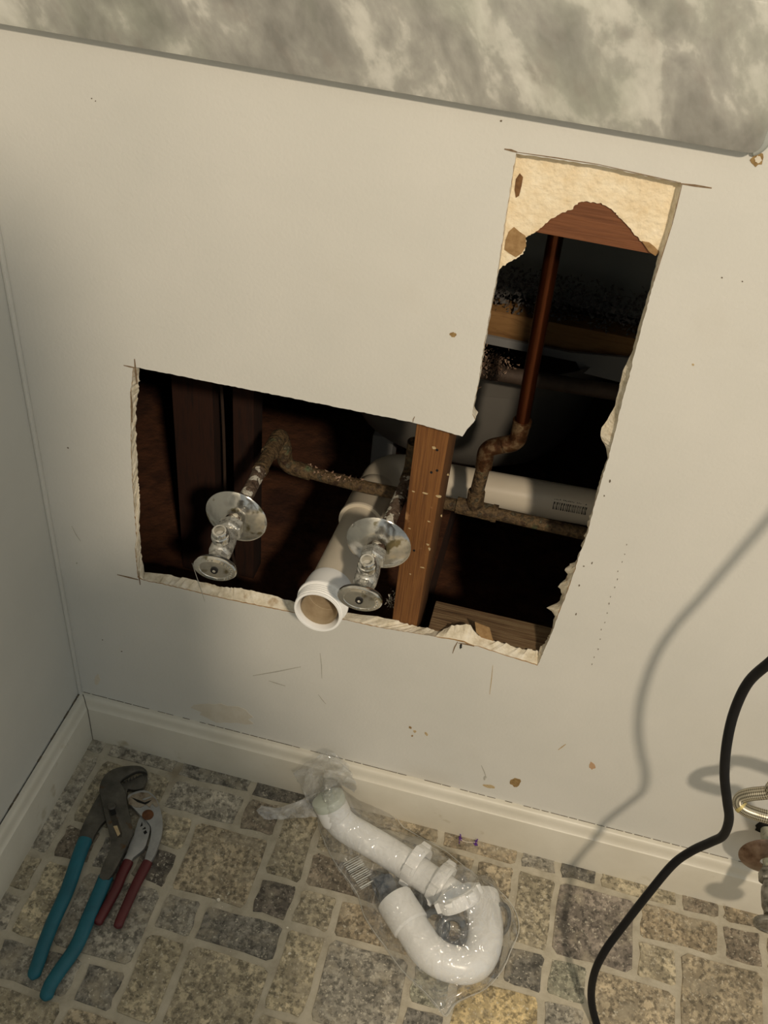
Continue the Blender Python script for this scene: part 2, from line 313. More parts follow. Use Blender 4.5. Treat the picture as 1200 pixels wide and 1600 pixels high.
def prism(bm, pts, d, bev=0.0, mat=0):
    """flat outline pushed along d"""
    d = V(d); n = len(pts); pts = [V(p) for p in pts]
    A = [bm.verts.new(p) for p in pts]; Bv = [bm.verts.new(p + d) for p in pts]
    fs = []
    for tri in geometry.tessellate_polygon([pts]):
        for vs in ([A[k] for k in tri], [Bv[k] for k in tri][::-1]):
            try: f = bm.faces.new(vs); f.material_index = mat; fs.append(f)
            except ValueError: pass
    for k in range(n):
        f = bm.faces.new((A[k], A[(k+1) % n], Bv[(k+1) % n], Bv[k])); f.material_index = mat; fs.append(f)
    bmesh.ops.recalc_face_normals(bm, faces=bm.faces[:])
    bmesh.ops.dissolve_limit(bm, angle_limit=0.01, verts=bm.verts[:], edges=bm.edges[:])
    if bev:
        cap = [e for e in bm.edges if len(e.link_faces) == 2 and e.calc_face_angle(0) > 0.8 and abs((e.verts[0].co - e.verts[1].co).normalized().dot(d.normalized())) < 0.5]
        try: bmesh.ops.bevel(bm, geom=cap, offset=bev, segments=2, affect='EDGES', profile=0.6)
        except Exception: pass
        bmesh.ops.recalc_face_normals(bm, faces=bm.faces[:])
def arc(c, a, b, r, t0, t1, n=8): return [V(c) + V(a) * r * math.cos(t0 + (t1-t0)*k/n) + V(b) * r * math.sin(t0 + (t1-t0)*k/n) for k in range(n+1)]
def bend(pts, rad, n=7):
    """polyline with its corners rounded"""
    pts = [V(p) for p in pts]; out = [pts[0]]
    for i in range(1, len(pts)-1):
        p, q, s = pts[i-1], pts[i], pts[i+1]; d1, d2 = (p - q), (s - q); L = min(rad, d1.length*.48, d2.length*.48)
        a, c = q + d1.normalized()*L, q + d2.normalized()*L
        for k in range(n+1):
            t = k/n; out.append(a*(1-t)**2 + q*2*t*(1-t) + c*t*t)
    return out + [pts[-1]]
def spline(pts, n=6):
    P = [V(p) for p in pts]; P = [P[0]*2 - P[1]] + P + [P[-1]*2 - P[-2]]; out = []
    for i in range(1, len(P)-2):
        for k in range(n):
            t = k/n; a, b, c, d = P[i-1], P[i], P[i+1], P[i+2]
            out.append(0.5*((2*b) + (c-a)*t + (2*a-5*b+4*c-d)*t*t + (3*b-a-3*c+d)*t**3))
    return out + [P[-2]]

# ================================================================== structure: back wall with its hole
PAIRS = """208,573 218,577;430,617 430,617;645,660 645,660;722,682 722,682;727,674 728,675;743,656 744,656;737,647 738,647;747,600 748,600;755,547 756,547;767,480 768,480;778,424 779,424;790,340 791,340;806,240 807,241
930,258 930,259;1066,287 1062,291;1061,305 1052,300;1049,354 1041,350;1028,417 1024,415;1014,470 1010,470;1000,520 994,522;990,560 984,562;982,594 970,590;973,625 960,632;967,648 953,662;962,672 944,672;958,685 932,696;955,698 928,715;951,715 941,722;947,728 945,730;943,740 940,741
928,793 925,793;917,837 913,840;905,868 903,870;898,893 883,890;893,905 887,900;889,917 872,917;884,930 878,928;880,942 876,938;875,955 855,950;870,967 866,958;863,987 860,990;840,1040 841,1017
792,1025 813,1013;770,1018 792,1006;747,1010 770,1000;735,1008 746,993;725,1004 735,976;710,1000 718,976;690,997 703,978;670,993 685,987;650,990 668,981;600,982 640,976;570,976 613,967;542,969 542,957;467,959 465,942;420,950 413,927;380,942 376,919;334,932 347,917;288,921 305,907;250,912 263,898;224,907 226,894
215,902 222,873;211,857 217,811;213,840 219,790;207,761 215,740;205,707 213,677;204,660 212,636;204,615 217,607"""
prs = []
for ln in PAIRS.split('\n'):
    for s in ln.split(';'):
        a, b = s.split(); f = [float(v) for v in a.split(',')]; g = [float(v) for v in b.split(',')]
        same = abs(f[0]-g[0]) + abs(f[1]-g[1]) < 2.5
        F = Wy(*f, 0.0); K = V((F.x, 0.013, F.z)) if same else Wy(*g, 0.013)
        prs.append((F, K))
loopF, loopM, loopK = [], [], []
for i, (F, K) in enumerate(prs):
    F2, K2 = prs[(i+1) % len(prs)]; n = max(1, int((F2-F).length / 0.0035)); top = F.z > 0.64 and abs(F.z - F2.z) < 0.1
    for k in range(n):
        t = k/n; j = 0.0004; jk = 0.0004 if top else (0.0016 if K.x > 0.56 and K.z < 0.64 else 0.0011)
        p = F.lerp(F2, t) + V((random.uniform(-j, j), 0, random.uniform(-j, j))); q = K.lerp(K2, t) + V((random.uniform(-jk, jk), 0, random.uniform(-jk, jk)))
        mdl = p.lerp(q, 0.45) + V((random.uniform(-.0009, .0009), 0, random.uniform(-.0009, .0009))); mdl.y = 0.0055
        if top: mdl.x, mdl.z = p.x, p.z + 0.0004; q.z = p.z + 0.0006
        loopF.append(p); loopM.append(mdl); loopK.append(q)
WX0, WX1, WZ1 = 0.0, 1.75, 2.4
bm = B()
outer = [V((WX0, 0, 0)), V((WX1, 0, 0)), V((WX1, 0, WZ1)), V((WX0, 0, WZ1))]
allv = [bm.verts.new(p) for p in outer + loopF]
for t in geometry.tessellate_polygon([outer, loopF]):
    bm.faces.new([allv[k] for k in t])
n = len(loopF); vf = allv[4:]; vp = [bm.verts.new((p.x*.8 + q.x*.2 + random.uniform(-.0002, .0004), .0007, p.z*.8 + q.z*.2 + random.uniform(-.0002, .0004))) for p, q in zip(loopF, loopM)]; vm = [bm.verts.new(p) for p in loopM]; vk = [bm.verts.new(p) for p in loopK]
for k in range(n):
    k2 = (k+1) % n
    for a, b, mi in ((vf, vp, 2), (vp, vm, 1), (vm, vk, 1)):
        f = bm.faces.new((a[k], a[k2], b[k2], b[k])); f.material_index = mi
# back face of the sheet, so that the cavity side is solid too
ob = [bm.verts.new((p.x, 0.013, p.z)) for p in outer]
allb = ob + vk
for t in geometry.tessellate_polygon([[V((p.x, 0.013, p.z)) for p in outer], [V((p.x, 0.013, p.z)) for p in loopK]]):
    f = bm.faces.new([allb[k] for k in t][::-1]); f.material_index = 2
bmesh.ops.recalc_face_normals(bm, faces=bm.faces[:])
wall = struct('wall_back', bm, [paint, gypsum, brown_paper])

# exposed plaster inside the top of the slot, its lower edge broken away
lowedge = [(770,424),(778,424),(786,416),(795,410),(803,406),(811,401),(817,396),(820,389),(822,380),(821,371),(828,367),(835,364),(844,357),(853,350),(862,342),(870,336),(883,331),(895,326),(902,319),(909,314),(918,315),(930,317),(939,318),(947,322),(954,326),(961,331),(965,336),(968,340),(978,350),(988,361),(994,369),(1000,375),(1010,381),(1021,385),(1027,390),(1031,396),(1040,396)]
bm = B()
lowj = []
for a, b in zip(lowedge[:-1], lowedge[1:]):
    for k in range(3): lowj.append((a[0] + (b[0]-a[0])*k/3 + random.uniform(-1.1, 1.1), a[1] + (b[1]-a[1])*k/3 + random.uniform(-1.1, 1.1)))
poly = [Wy(*p, 0.0112) for p in lowj] + [Wy(1085, 285, 0.0112), Wy(1085, 262, 0.0112), Wy(793, 215, 0.0112)]
prism(bm, poly, (0, 0.0016, 0))
part('exposed_plaster', bm, plaster, wall, smooth=False, label='cream torn plaster at the top of the tall slot')
def patch(name, pts, y, m, parent=wall, th=0.0004, label=None, jit=0.0):
    bm = B(); P = [Wy(a + random.uniform(-jit, jit), b + random.uniform(-jit, jit), y) for a, b in pts]; prism(bm, P, (0, th, 0)); return part(name, bm, m, parent, smooth=False, label=label)
patch('paper_backing', [(795,362),(803,355),(811,362),(821,369),(822,385),(815,396),(806,402),(796,396),(788,390),(790,375)], 0.0105, brown_paper, th=0.0006)
patch('paper_backing', [(806,280),(812,271),(817,277),(815,290),(811,306),(806,309),(804,296)], 0.0105, dark_paper, th=0.0006)
patch('paper_backing', [(1003,377),(1014,379),(1023,386),(1030,394),(1024,400),(1014,393)], 0.0105, brown_paper, th=0.0006)
patch('paper_backing', [(742,972),(765,981),(769,996),(771,1002),(752,996),(744,988)], 0.012, brown_paper, th=0.0006)
# knife overcuts beyond the corners
def line(name, a, b, wpx, m, y=-0.0004, parent=wall):
    a, b = V(a), V(b); d = (b - a).normalized(); nrm = V((-d.y, d.x)) * wpx / 2
    mid = (a+b)/2 + V((random.uniform(-1, 1), random.uniform(-1, 1)))
    patch(name, [a + nrm*.4, mid + nrm, b + nrm*.5, b - nrm*.5, mid - nrm, a - nrm*.4], y, m, parent)
for a, b, wd in (((788,233),(808,238),3.5), ((1062,287),(1112,294),3.5), ((808,238),(935,257),1.6), ((935,257),(1064,286),1.6), ((193,571),(212,575),2), ((210,561),(214,600),3), ((204,612),(206,660),3),
                 ((183,898),(216,906),2), ((217,892),(219,914),2), ((645,660),(648,651),1.5), ((707,1021),(715,1003),2), ((716,1005),(741,1010),2), ((1066,288),(1050,352),1.4), ((1050,352),(1022,440),1.4)):
    line('knife_cut', a, b, wd, stain['cut'])
def blob(name, cx, cy, rx, ry, m, n=14, rot=0.0, parent=wall, y=-0.0005):
    pts = []
    for k in range(n):
        t = 2*math.pi*k/n; q = random.uniform(0.72, 1.15); u, v = rx*q*math.cos(t), ry*q*math.sin(t)
        pts.append((cx + u*math.cos(rot) - v*math.sin(rot), cy + u*math.sin(rot) + v*math.cos(rot)))
    return patch(name, pts, y, m, parent)
for cx, cy, rx, ry, k, rt in ((708,523,6,4.5,'brown',0.3), (806,1223,10,7,'brown',0.1), (764,1229,11,3,'tan',0.2), (783,189,3,2.5,'dark',0), (143,154,1.6,1.6,'dark',0), (149,158,1.4,1.4,'dark',0),
        (641,1137,3,2,'brown',0.8), (648,1143,3,2,'tan',0.5), (666,1147,4,2,'tan',0.9), (644,1150,2,1.5,'brown',0), (720,1010,2.2,5,'black',0.1), (925,1197,5,7,'orange',-0.5), (757,1216,2,4,'grey',0.2),
        (106,700,2.6,1.4,'dark',0.7), (120,880,1.5,1.5,'grey',0), (1128,434,2,2,'dark',0), (1083,570,2,2,'tan',0), (1160,440,1.6,1.6,'dark',0), (190,1018,2,1,'dark',0), (160,1000,1.6,1,'dark',0.4), (152,1062,5,9,'pale',0.1),
        (1183,248,11,14,'brown',0.35), (1186,236,4,8,'brown',0.3), (900,960,1.6,3,'dark',0.3), (905,915,1.8,2.4,'dark',0.3), (925,880,1.6,3,'dark',0.4), (953,752,2.2,4,'dark',0.3), (944,775,1.6,2,'dark',0.3), (912,885,2,1.6,'dark',0)):
    q_ = 0.62 if k == 'dark' else 0.9; blob('paint_chip', cx, cy, rx*q_, ry*q_, stain[k], rot=rt)
blob('torn_core', 1185, 249, 5.5, 6.5, stain['pale'], rot=0.3, y=-0.0008)
for k in range(15):
    t = k/14; blob('tool_mark', 978 - 52*t + random.uniform(-2, 2), 850 + 190*t + random.uniform(-3, 3), 0.6, random.uniform(0.8, 1.8), stain['dark'], n=6, rot=0.3)
for a, b, wd, k in (((395,1056),(470,1042),1.5,'grey'), ((420,1064),(446,1072),1.5,'grey'), ((497,1085),(509,1100),1.2,'grey'), ((500,1020),(503,1060),1.2,'grey'), ((300,880),(320,940),1,'grey'), ((112,822),(126,846),1,'grey'), ((770,1040),(765,1085),1.2,'tan'), ((752,1196),(760,1216),1.4,'grey'), ((872,1172),(884,1163),1.6,'tan')):
    line('scuff', a, b, wd, stain[k])
blob('scuff', 348, 1116, 46, 16, M('mended_patch', [(0.3, 'cfc6b4'), (0.7, 'd8d2c4')], scale=40, rough=0.6, bump=0.2, bscale=200), n=22, rot=0.2, y=-0.0004)

# side wall, cavity shell, floor
bm = B(); box(bm, (-0.05, -2.6, 0), (0.0, 0.0, 2.4)); struct('wall_left', bm, paint_left)
bm = B(); box(bm, (0.0, -0.006, 0.07), (0.004, 0.0, 2.4), 0.0015); struct('trim_1', bm, paint, smooth=True)   # caulked inside corner
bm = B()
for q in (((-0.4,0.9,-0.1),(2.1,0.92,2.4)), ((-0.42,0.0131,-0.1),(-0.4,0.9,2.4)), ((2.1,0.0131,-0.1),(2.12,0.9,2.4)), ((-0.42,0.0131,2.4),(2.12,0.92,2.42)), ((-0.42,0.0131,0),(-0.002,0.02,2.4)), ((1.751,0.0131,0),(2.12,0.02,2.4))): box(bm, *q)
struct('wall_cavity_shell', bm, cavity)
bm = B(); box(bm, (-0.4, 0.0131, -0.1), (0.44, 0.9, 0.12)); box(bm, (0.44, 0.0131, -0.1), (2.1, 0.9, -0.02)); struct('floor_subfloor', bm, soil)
bm = B(); box(bm, (0.0, -2.6, -0.05), (2.0, 0.0, -0.0006)); floor = struct('floor', bm, grout)

# ---- floor tiles: module of 56 mm, columns from the left wall, rows from the back wall
X0, PX, Y0, PY = 43.0, 55.75, -38.0, 54.9
def gx(c): return (X0 + PX*(c-1)) / 1000.0
def gy(r): return (Y0 - PY*(r-1)) / 1000.0
COL = {'tan':'a0967f', 'cream':'a89d84', 'yel':'a99e84', 'gold':'b6a37a', 'gry':'928d81', 'dgr':'78746b', 'drk':'635c53', 'brn':'7f7464', 'rus':'988a72', 'grn':'93917f', 'pur':'7d746a', 'lt':'aaa394', 'lbr':'a0937b'}
known = {}
LAY = """4 2 2 2 lbr;3 1 2 1 lt;5 1 1 1 brn;6 1 1 2 tan;6 3 1 1 drk;4 4 1 1 gry;5 4 2 1 dgr;5 5 2 2 cream;4 5 1 2 yel;7 4 1 2 yel;7 3 1 1 tan;8 3 2 1 rus;8 4 2 2 gry;7 2 2 1 brn;7 1 2 1 tan;9 1 1 2 tan
10 4 1 1 grn;10 5 1 1 dgr;10 3 1 1 rus;11 4 2 2 gold;12 3 1 1 dgr;11 3 1 1 drk;12 1 1 2 tan;11 1 1 1 lbr;10 1 1 1 lbr;10 2 2 1 rus;13 1 2 2 pur;13 3 1 1 grn;13 4 1 1 gry;14 3 2 2 lbr;15 2 1 1 cream;15 1 2 1 rus;17 1 1 1 brn;16 2 2 2 lbr;18 1 1 1 rus;16 4 2 1 lbr;18 2 1 2 tan
1 3 1 1 brn;2 3 1 1 dgr;3 3 1 1 drk;3 2 1 1 cream;0 1 1 3 lt;0 4 1 1 tan;1 4 1 2 yel;2 4 2 2 gry;0 5 1 1 lt;1 6 2 1 gry;3 6 1 1 dgr;0 6 1 2 lt;1 7 2 2 cream;3 7 2 1 lbr;1 1 2 2 tan
1 0 2 1 lt;3 0 2 1 gry;5 0 2 1 dgr;7 0 1 1 gry;8 0 2 1 lbr;10 0 2 1 rus;12 0 1 1 gry;13 0 1 1 dgr;14 0 2 1 tan;16 0 1 1 brn;17 0 2 1 rus;0 0 1 1 lt"""
occ = set(); tiles = []
for s in LAY.replace('\n', ';').split(';'):
    c, r, wd, ht, k = s.split(); c, r, wd, ht = int(c), int(r), int(wd), int(ht)
    for i in range(wd):
        for j in range(ht): occ.add((c+i, r+j))
    tiles.append((c, r, wd, ht, k))
rt = random.Random(3)
for r in range(0, 13):
    for c in range(0, 24):
        if (c, r) in occ: continue
        wd, ht = rt.choice(((1,1), (2,1), (1,2), (2,2)))
        while any((c+i, r+j) in occ for i in range(wd) for j in range(ht)):
            if wd > 1: wd = 1
            elif ht > 1: ht = 1
        for i in range(wd):
            for j in range(ht): occ.add((c+i, r+j))
        tiles.append((c, r, wd, ht, rt.choice(list(COL))))
for c, r, wd, ht, k in tiles:
    x0, x1, y1, y0 = gx(c), gx(c+wd), gy(r), gy(r+ht)
    x0 = max(x0, 0.004); y1 = min(y1, -0.003)
    if r == 0: y1 = -0.003
    g = 0.0031; bm = B(); per = []
    for (ax, ay), (bx, by) in (((x0+g, y0+g), (x1-g, y0+g)), ((x1-g, y0+g), (x1-g, y1-g)), ((x1-g, y1-g), (x0+g, y1-g)), ((x0+g, y1-g), (x0+g, y0+g))):
        for q in (0.06, 0.32, 0.66, 0.94): per.append((ax + (bx-ax)*q, ay + (by-ay)*q))
    mid = V(((x0+x1)/2, (y0+y1)/2)); top = rt.uniform(0.0004, 0.0012)
    low, hi = [], []
    for (px, py) in per:
        j = V((rt.uniform(-.0019, .0019), rt.uniform(-.0019, .0019)))
        p = V((px, py)) + j; q = p + (mid - p).normalized() * 0.0022
        low.append(bm.verts.new((p.x, p.y, -0.006))); hi.append(bm.verts.new((q.x, q.y, top + rt.uniform(-.0004, .0002))))
    nn = len(per)
    for q in range(nn): bm.faces.new((low[q], low[(q+1) % nn], hi[(q+1) % nn], hi[q]))
    bm.faces.new(hi); bmesh.ops.recalc_face_normals(bm, faces=bm.faces[:])
    o = part('tile', bm, tile_m, floor, smooth=True, angle=0.9); cc = hexc(COL[k]); f = rt.uniform(0.9, 1.1); o.color = (cc[0]*f, cc[1]*f, cc[2]*f, 1)

# ---- baseboards
prof = [(0.0142, -0.004), (0.0142, 0.0690), (0.0136, 0.0716), (0.0116, 0.0732), (0.0102, 0.0758), (0.0094, 0.0790), (0.0088, 0.0826), (0.0080, 0.0858), (0.0064, 0.0882), (0.0042, 0.0894), (0.0, 0.0896)]
def board(bm, run):
    A = [bm.verts.new(run(t, z, 0)) for t, z in prof]; Z = [bm.verts.new(run(t, z, 1)) for t, z in prof]
    for i in range(len(prof)-1): bm.faces.new((A[i], Z[i], Z[i+1], A[i+1]))
    bmesh.ops.recalc_face_normals(bm, faces=bm.faces[:])
LT = 0.0022
bm = B(); board(bm, lambda t, z, e: V((WX1 if e else t + LT, -t, z))); struct('baseboard_back', bm, trim_paint, smooth=True, angle=0.5)
bm = B(); board(bm, lambda t, z, e: V((t + LT, -2.5 if e else -t, z))); struct('baseboard_left', bm, trim_paint, smooth=True, angle=0.5)
bm = B()
for k in range(90):     # broken caulk line along the boards' tops
    x = 0.006 + k*0.0125
    if rt.random() < 0.9: box(bm, (x, -0.0007, 0.0890), (x + rt.uniform(.009, .0125), -0.0001, 0.0899 + rt.uniform(0, .0003)))
for k in range(36):
    y = -0.012 - k*0.0125
    if rt.random() < 0.55: box(bm, (LT - 0.0021, y, 0.0890), (LT + 0.0003, y + rt.uniform(.009, .0125), 0.0899 + rt.uniform(0, .0003)))
box(bm, (0.0, -0.0012, 0.0885), (0.0028, 0.0, 0.0905))
caulk = struct('trim_2', bm, gapdark)
bm = B()
tube(bm, [(t + LT + .0002, -t - .0002, z) for t, z in prof[:-1]], 0.0006, seg=6); struct('trim_3', bm, gapdark)   # mitre joint

# ================================================================== marble upstand
zb, zt, xr = 0.9905, 1.0925, 0.6605; yf = -0.016
bm = B(); rr = 0.009
pts = [V((0.002, 0, zb))] + [V((xr-rr, 0, zb+rr)) + V((math.sin(t), 0, -math.cos(t)))*rr for t in [k*math.pi/2/7 for k in range(8)]] + [V((xr-rr, 0, zt-rr)) + V((math.cos(t), 0, math.sin(t)))*rr for t in [k*math.pi/2/7 for k in range(8)]] + [V((0.002, 0, zt))]
pts = [V((p.x, -0.0006, p.z)) for p in pts]
prism(bm, pts, (0, yf + 0.0006, 0), bev=0.0028)
solo('marble_backsplash', bm, marble, (0.33, -0.008, zb), 'grey and white veined marble upstand slab with rounded corner fixed along the wall top', 'backsplash', smooth=True, angle=0.5)

bs = bpy.data.objects['marble_backsplash']
bm = B(); tube(bm, [V((xr - .030, -.0008, zb - .0008))] + [V((xr-rr, -.0008, zb+rr)) + V((math.sin(t), 0, -math.cos(t)))*(rr+.001) for t in [k*math.pi/2/7 for k in range(8)]] + [V((xr + .001, -.0008, zt - .002))], [.0012, .002, .003] + [.0062]*7, seg=10); part('shade_bead', bm, shade_bead_m, bs)  # added bead, its grey stands in for the shade band round the slab's end
# ================================================================== framing in the cavity
def stud_quad(zlo, zhi):
    bl, br, tl, tr = Wy(612,970,.0135), Wy(655,978,.0135), Wy(650,665,.0135), Wy(712,677,.0135)
    def at(a, b, z): t = (z - a.z)/(b.z - a.z); return a.lerp(b, t)
    return at(bl, tl, zlo), at(br, tr, zlo), at(br, tr, zhi), at(bl, tl, zhi)
bm = B(); q = stud_quad(0.12, 2.3); q = [V((min(p.x, .474), p.y, p.z)) for p in q]; hexa(bm, list(q) + [p + V((0, .089, 0)) for p in q], bev=0.003)
stud = solo('wall_stud', bm, stud_wood, (0.45, 0.05, 0.12), 'reddish brown upright wall stud with paint flecks between the two openings', 'stud')
for px, py in ((683,735), (674,738), (647,860), (683,703)):
    bm = B(); lathe(bm, Wy(px, py, 0.0136), (0, -1, 0), [(0.0016, 0), (0.0014, 0.0006), (0.0008, 0.0005), (0, 0.0002)], seg=8)
    part('nail_hole', bm, dark_hole, stud)
for px, py, a, b, in ((678,700,3,2.5), (665,771,5,1.2), (686,776,5,2), (670,815,3,1.2), (668,851,2.4,1.6), (671,858,2,2.6), (660,887,4,.8), (641,897,1.5,1), (640,826,2.5,.8), (646,768,3,1), (700,742,1.6,2), (690,806,1.5,2)):
    bm = B(); pts = [Wy(px + a*math.cos(t)*random.uniform(.5,1.2), py + b*math.sin(t)*random.uniform(.5,1.2) + a*math.cos(t)*.25, 0.0131) for t in [k*math.pi/5 for k in range(10)]]
    prism(bm, pts, (0, 0.0006, 0)); part('paint_fleck', bm, stain['tan'], stud, smooth=False)
zpl = Wy(668, 976, 0.02).z
bm = B(); box(bm, (0.4745, 0.0135, zpl - 0.038), (0.86, 0.063, zpl), 0.002)
solo('blocking_board', bm, plate_wood, (0.66, 0.04, zpl - 0.038), 'weathered grey-brown blocking board at the foot of the tall slot', 'board')
zh = Wy(844, 365, 0.0135).z
bm = B(); box(bm, (0.4755, 0.0135, zh), (0.86, 0.0515, zh + 0.14), 0.002)
solo('header_board', bm, header_wood, (0.66, 0.03, zh), 'reddish horizontal wood board behind the torn plaster at the slot top', 'board')
bm = B(); box(bm, (0.86, 0.0135, 0.12), (0.898, 0.1025, 2.3), 0.002)
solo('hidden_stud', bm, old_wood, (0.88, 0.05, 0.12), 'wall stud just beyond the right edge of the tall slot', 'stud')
yb = 0.42; zb1, zb0 = Wy(880, 507, yb).z, Wy(880, 549, yb).z
bm = B(); box(bm, (-0.1, yb, zb0), (1.3, yb + 0.038, zb1), 0.002)
solo('ledger_beam', bm, beam_wood, (0.6, yb, zb0), 'pale orange horizontal wood beam seen deep inside the tall slot', 'beam')
bm = B(); box(bm, (-0.1, yb + 0.06, zb1 - 0.002), (1.3, yb + 0.07, zb1 + 0.5)); solo('dark_panel', bm, panel_dark, (0.6, yb + 0.06, zb1), 'dark grey flat panel at the back of the tall slot above the insulation', 'panel')
# shaggy insulation strip lying on the beam
bm = B(); ri = random.Random(11)
for k in range(2600):
    x = ri.uniform(0.33, 0.78); y = ri.uniform(yb - 0.004, yb + 0.05); z = zb1 + ri.uniform(0.0, 0.052); s = ri.uniform(0.0015, 0.0042)
    vs = [bm.verts.new((x + ri.uniform(-s, s), y + ri.uniform(-s, s), z + ri.uniform(-s, s))) for q in range(4)]
    for t in ((0,1,2), (0,2,3), (0,3,1), (1,3,2)): bm.faces.new([vs[i] for i in t])
solo('insulation', bm, fluff_m, (0.55, yb, zb1), 'dark shaggy insulation strip lying on the beam inside the tall slot', 'insulation', kind='stuff', smooth=False)
bm = B(); box(bm, (0.2, yb - 0.010, 0.534), (0.75, yb - 0.005, zb0 + 0.006)); solo('grey_board', bm, panel_m, (0.6, yb - 0.010, 0.534), 'grey board hanging below the wood beam inside the tall slot', 'panel')
bm = B(); prism(bm, [Wy(*p, yb - 0.012) for p in ((893, 551), (908, 582), (975, 599), (990, 560))], (0, 0.005, 0)); solo('cut_board', bm, panel_m, Wy(930, 590, yb - 0.012), 'grey board piece with a slanting cut end behind the horizontal pipe', 'panel', smooth=False)
# cross pipe with a scrap of insulation
pa, pb = Wy(758, 580, 0.30), Wy(968, 614, 0.30); dv = (pb - pa).normalized()
bm = B(); tube(bm, [pa - dv*0.12, pb + dv*0.16], 0.0105, seg=18); solo('cross_pipe', bm, black_iron, pa, 'brown horizontal pipe crossing in front of the tub inside the tall slot', 'pipe')
bm = B(); c0 = Wy(768, 568, 0.29)
for k in range(700):
    p = c0 + V((ri.gauss(0, .013), ri.gauss(0, .006), ri.gauss(0, .009))); s = ri.uniform(0.0008, 0.003)
    vs = [bm.verts.new(p + V((ri.uniform(-s, s), ri.uniform(-s, s), ri.uniform(-s, s)))) for q in range(3)]; bm.faces.new(vs)
solo('fluff_scrap', bm, pink_fluff, c0, 'pale scrap of insulation fluff caught on the horizontal pipe', 'insulation', kind='stuff', smooth=False)

# tub shell beyond the framing
bm = B(); NT = 56; TC = V((0.425, 0.60, 0))
trings = []
for z, rx, ry in ((0.27, 0.02, 0.02), (0.272, 0.09, 0.10), (0.285, 0.14, 0.15), (0.32, 0.178, 0.19), (0.37, 0.200, 0.225), (0.43, 0.212, 0.24), (0.485, 0.217, 0.247), (0.487, 0.220, 0.250), (0.515, 0.226, 0.256), (0.532, 0.236, 0.262)):
    trings.append([bm.verts.new((TC.x + rx*math.copysign(abs(math.cos(t))**0.85, math.cos(t)), TC.y + ry*math.copysign(abs(math.sin(t))**0.85, math.sin(t)), z)) for t in [2*math.pi*k/NT for k in range(NT)]])
for a, b in zip(trings[:-1], trings[1:]):
    for k in range(NT): bm.faces.new((a[k], a[(k+1) % NT], b[(k+1) % NT], b[k]))
bm.faces.new(trings[0]); bmesh.ops.recalc_face_normals(bm, faces=bm.faces[:])
tub = root('bathtub', (TC.x, TC.y, 0.12), 'grey rounded underside of a bathtub seen through both wall openings', 'bathtub')
part('tub_shell', bm, tub_m, tub)
bm = B(); box(bm, (0.30, 0.46, 0.12), (0.335, 0.50, 0.30), 0.003); part('leg', bm, panel_m, tub)
# left part of the cavity: dark boards and a cable
bm = B(); x0, x1 = Wy(268, 610, 0.25).x, Wy(332, 620, 0.25).x
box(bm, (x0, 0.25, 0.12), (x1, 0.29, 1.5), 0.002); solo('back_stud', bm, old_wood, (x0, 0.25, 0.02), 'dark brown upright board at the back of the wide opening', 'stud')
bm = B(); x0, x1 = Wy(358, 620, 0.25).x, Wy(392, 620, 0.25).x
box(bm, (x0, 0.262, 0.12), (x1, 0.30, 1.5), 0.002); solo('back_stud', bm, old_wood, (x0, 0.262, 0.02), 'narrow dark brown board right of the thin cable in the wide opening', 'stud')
bm = B(); x = Wy(343, 650, 0.24).x; tube(bm, spline([(x-.001, 0.245, 0.9), (x, 0.244, 0.6), (x + .003, 0.246, 0.42), (x + .006, 0.244, 0.25), (x + .02, 0.25, 0.122)]), 0.0022, seg=8)
solo('thin_cable', bm, cavity, (x, 0.245, 0.03), 'thin pale cable hanging down beside the dark boards in the wide opening', 'cable')

# ================================================================== copper lines
def fitting(bm, p, d, L, r): tube(bm, [V(p), V(p) + V(d).normalized()*L], r, seg=18)
LS = V((0.2425, 0.15, 0.506))
cp = root('copper_supply_line', LS, 'tarnished copper supply line with left stub, cross run, tee and riser', 'pipe')
bm = B(); tube(bm, [(0.2445, -0.052, 0.5075), (0.2428, 0.075, 0.507)], 0.0079, seg=18); part('stub_pipe', bm, copper_paint, cp, label='stub pipe flaked with white paint')
bm = B(); tube(bm, [(0.2429, 0.070, 0.507), (0.2425, 0.138, 0.506)], 0.0084, seg=18); tube(bm, [(0.2429, 0.070, 0.507), (0.2429, 0.077, 0.507)], 0.0094, seg=18); part('stub_sleeve', bm, copper_old, cp)
bm = B(); tube(bm, bend([(0.2425, 0.112, 0.506), (0.2425, 0.150, 0.506), (0.2475, 0.150, 0.484)], 0.013), 0.0100, seg=18); tube(bm, [(0.2425, 0.108, 0.506), (0.2425, 0.1125, 0.506)], 0.0108, seg=18); part('elbow', bm, copper_old, cp)
bm = B(); tube(bm, bend([(0.2475, 0.150, 0.486), (0.2500, 0.149, 0.459), (0.2850, 0.146, 0.458)], 0.014), 0.0098, seg=18); part('elbow', bm, copper_old, cp)
YR = 0.130
def at(px, py): return Wy(px, py, YR)
q0, q1, qt, qb = V((0.283, 0.146, 0.4582)), at(575, 762), at(741, 795), at(905, 832)
bm = B(); tube(bm, [q0, q1, qt], 0.0080, seg=18); part('cross_run', bm, copper_old, cp, label='cross run pipe crusted with lint')
bm = B()
for k in range(150):     # lint and crust on the top of the run
    t = ri.random(); s = ri.uniform(.0012, .0036); p = q0.lerp(q1, t*1.05 - .1) + V((0, ri.uniform(-.008, .004), .006 + ri.uniform(-.004, .003)))
    vs = [bm.verts.new(p + V((ri.uniform(-s, s), ri.uniform(-s, s), ri.uniform(-s*.5, s)))) for q in range(3)]; bm.faces.new(vs)
part('lint', bm, pink_fluff, cp, smooth=False, kind='stuff')
dx_ = (qb - qt).normalized(); up_ = (at(748, 745) - qt).normalized()
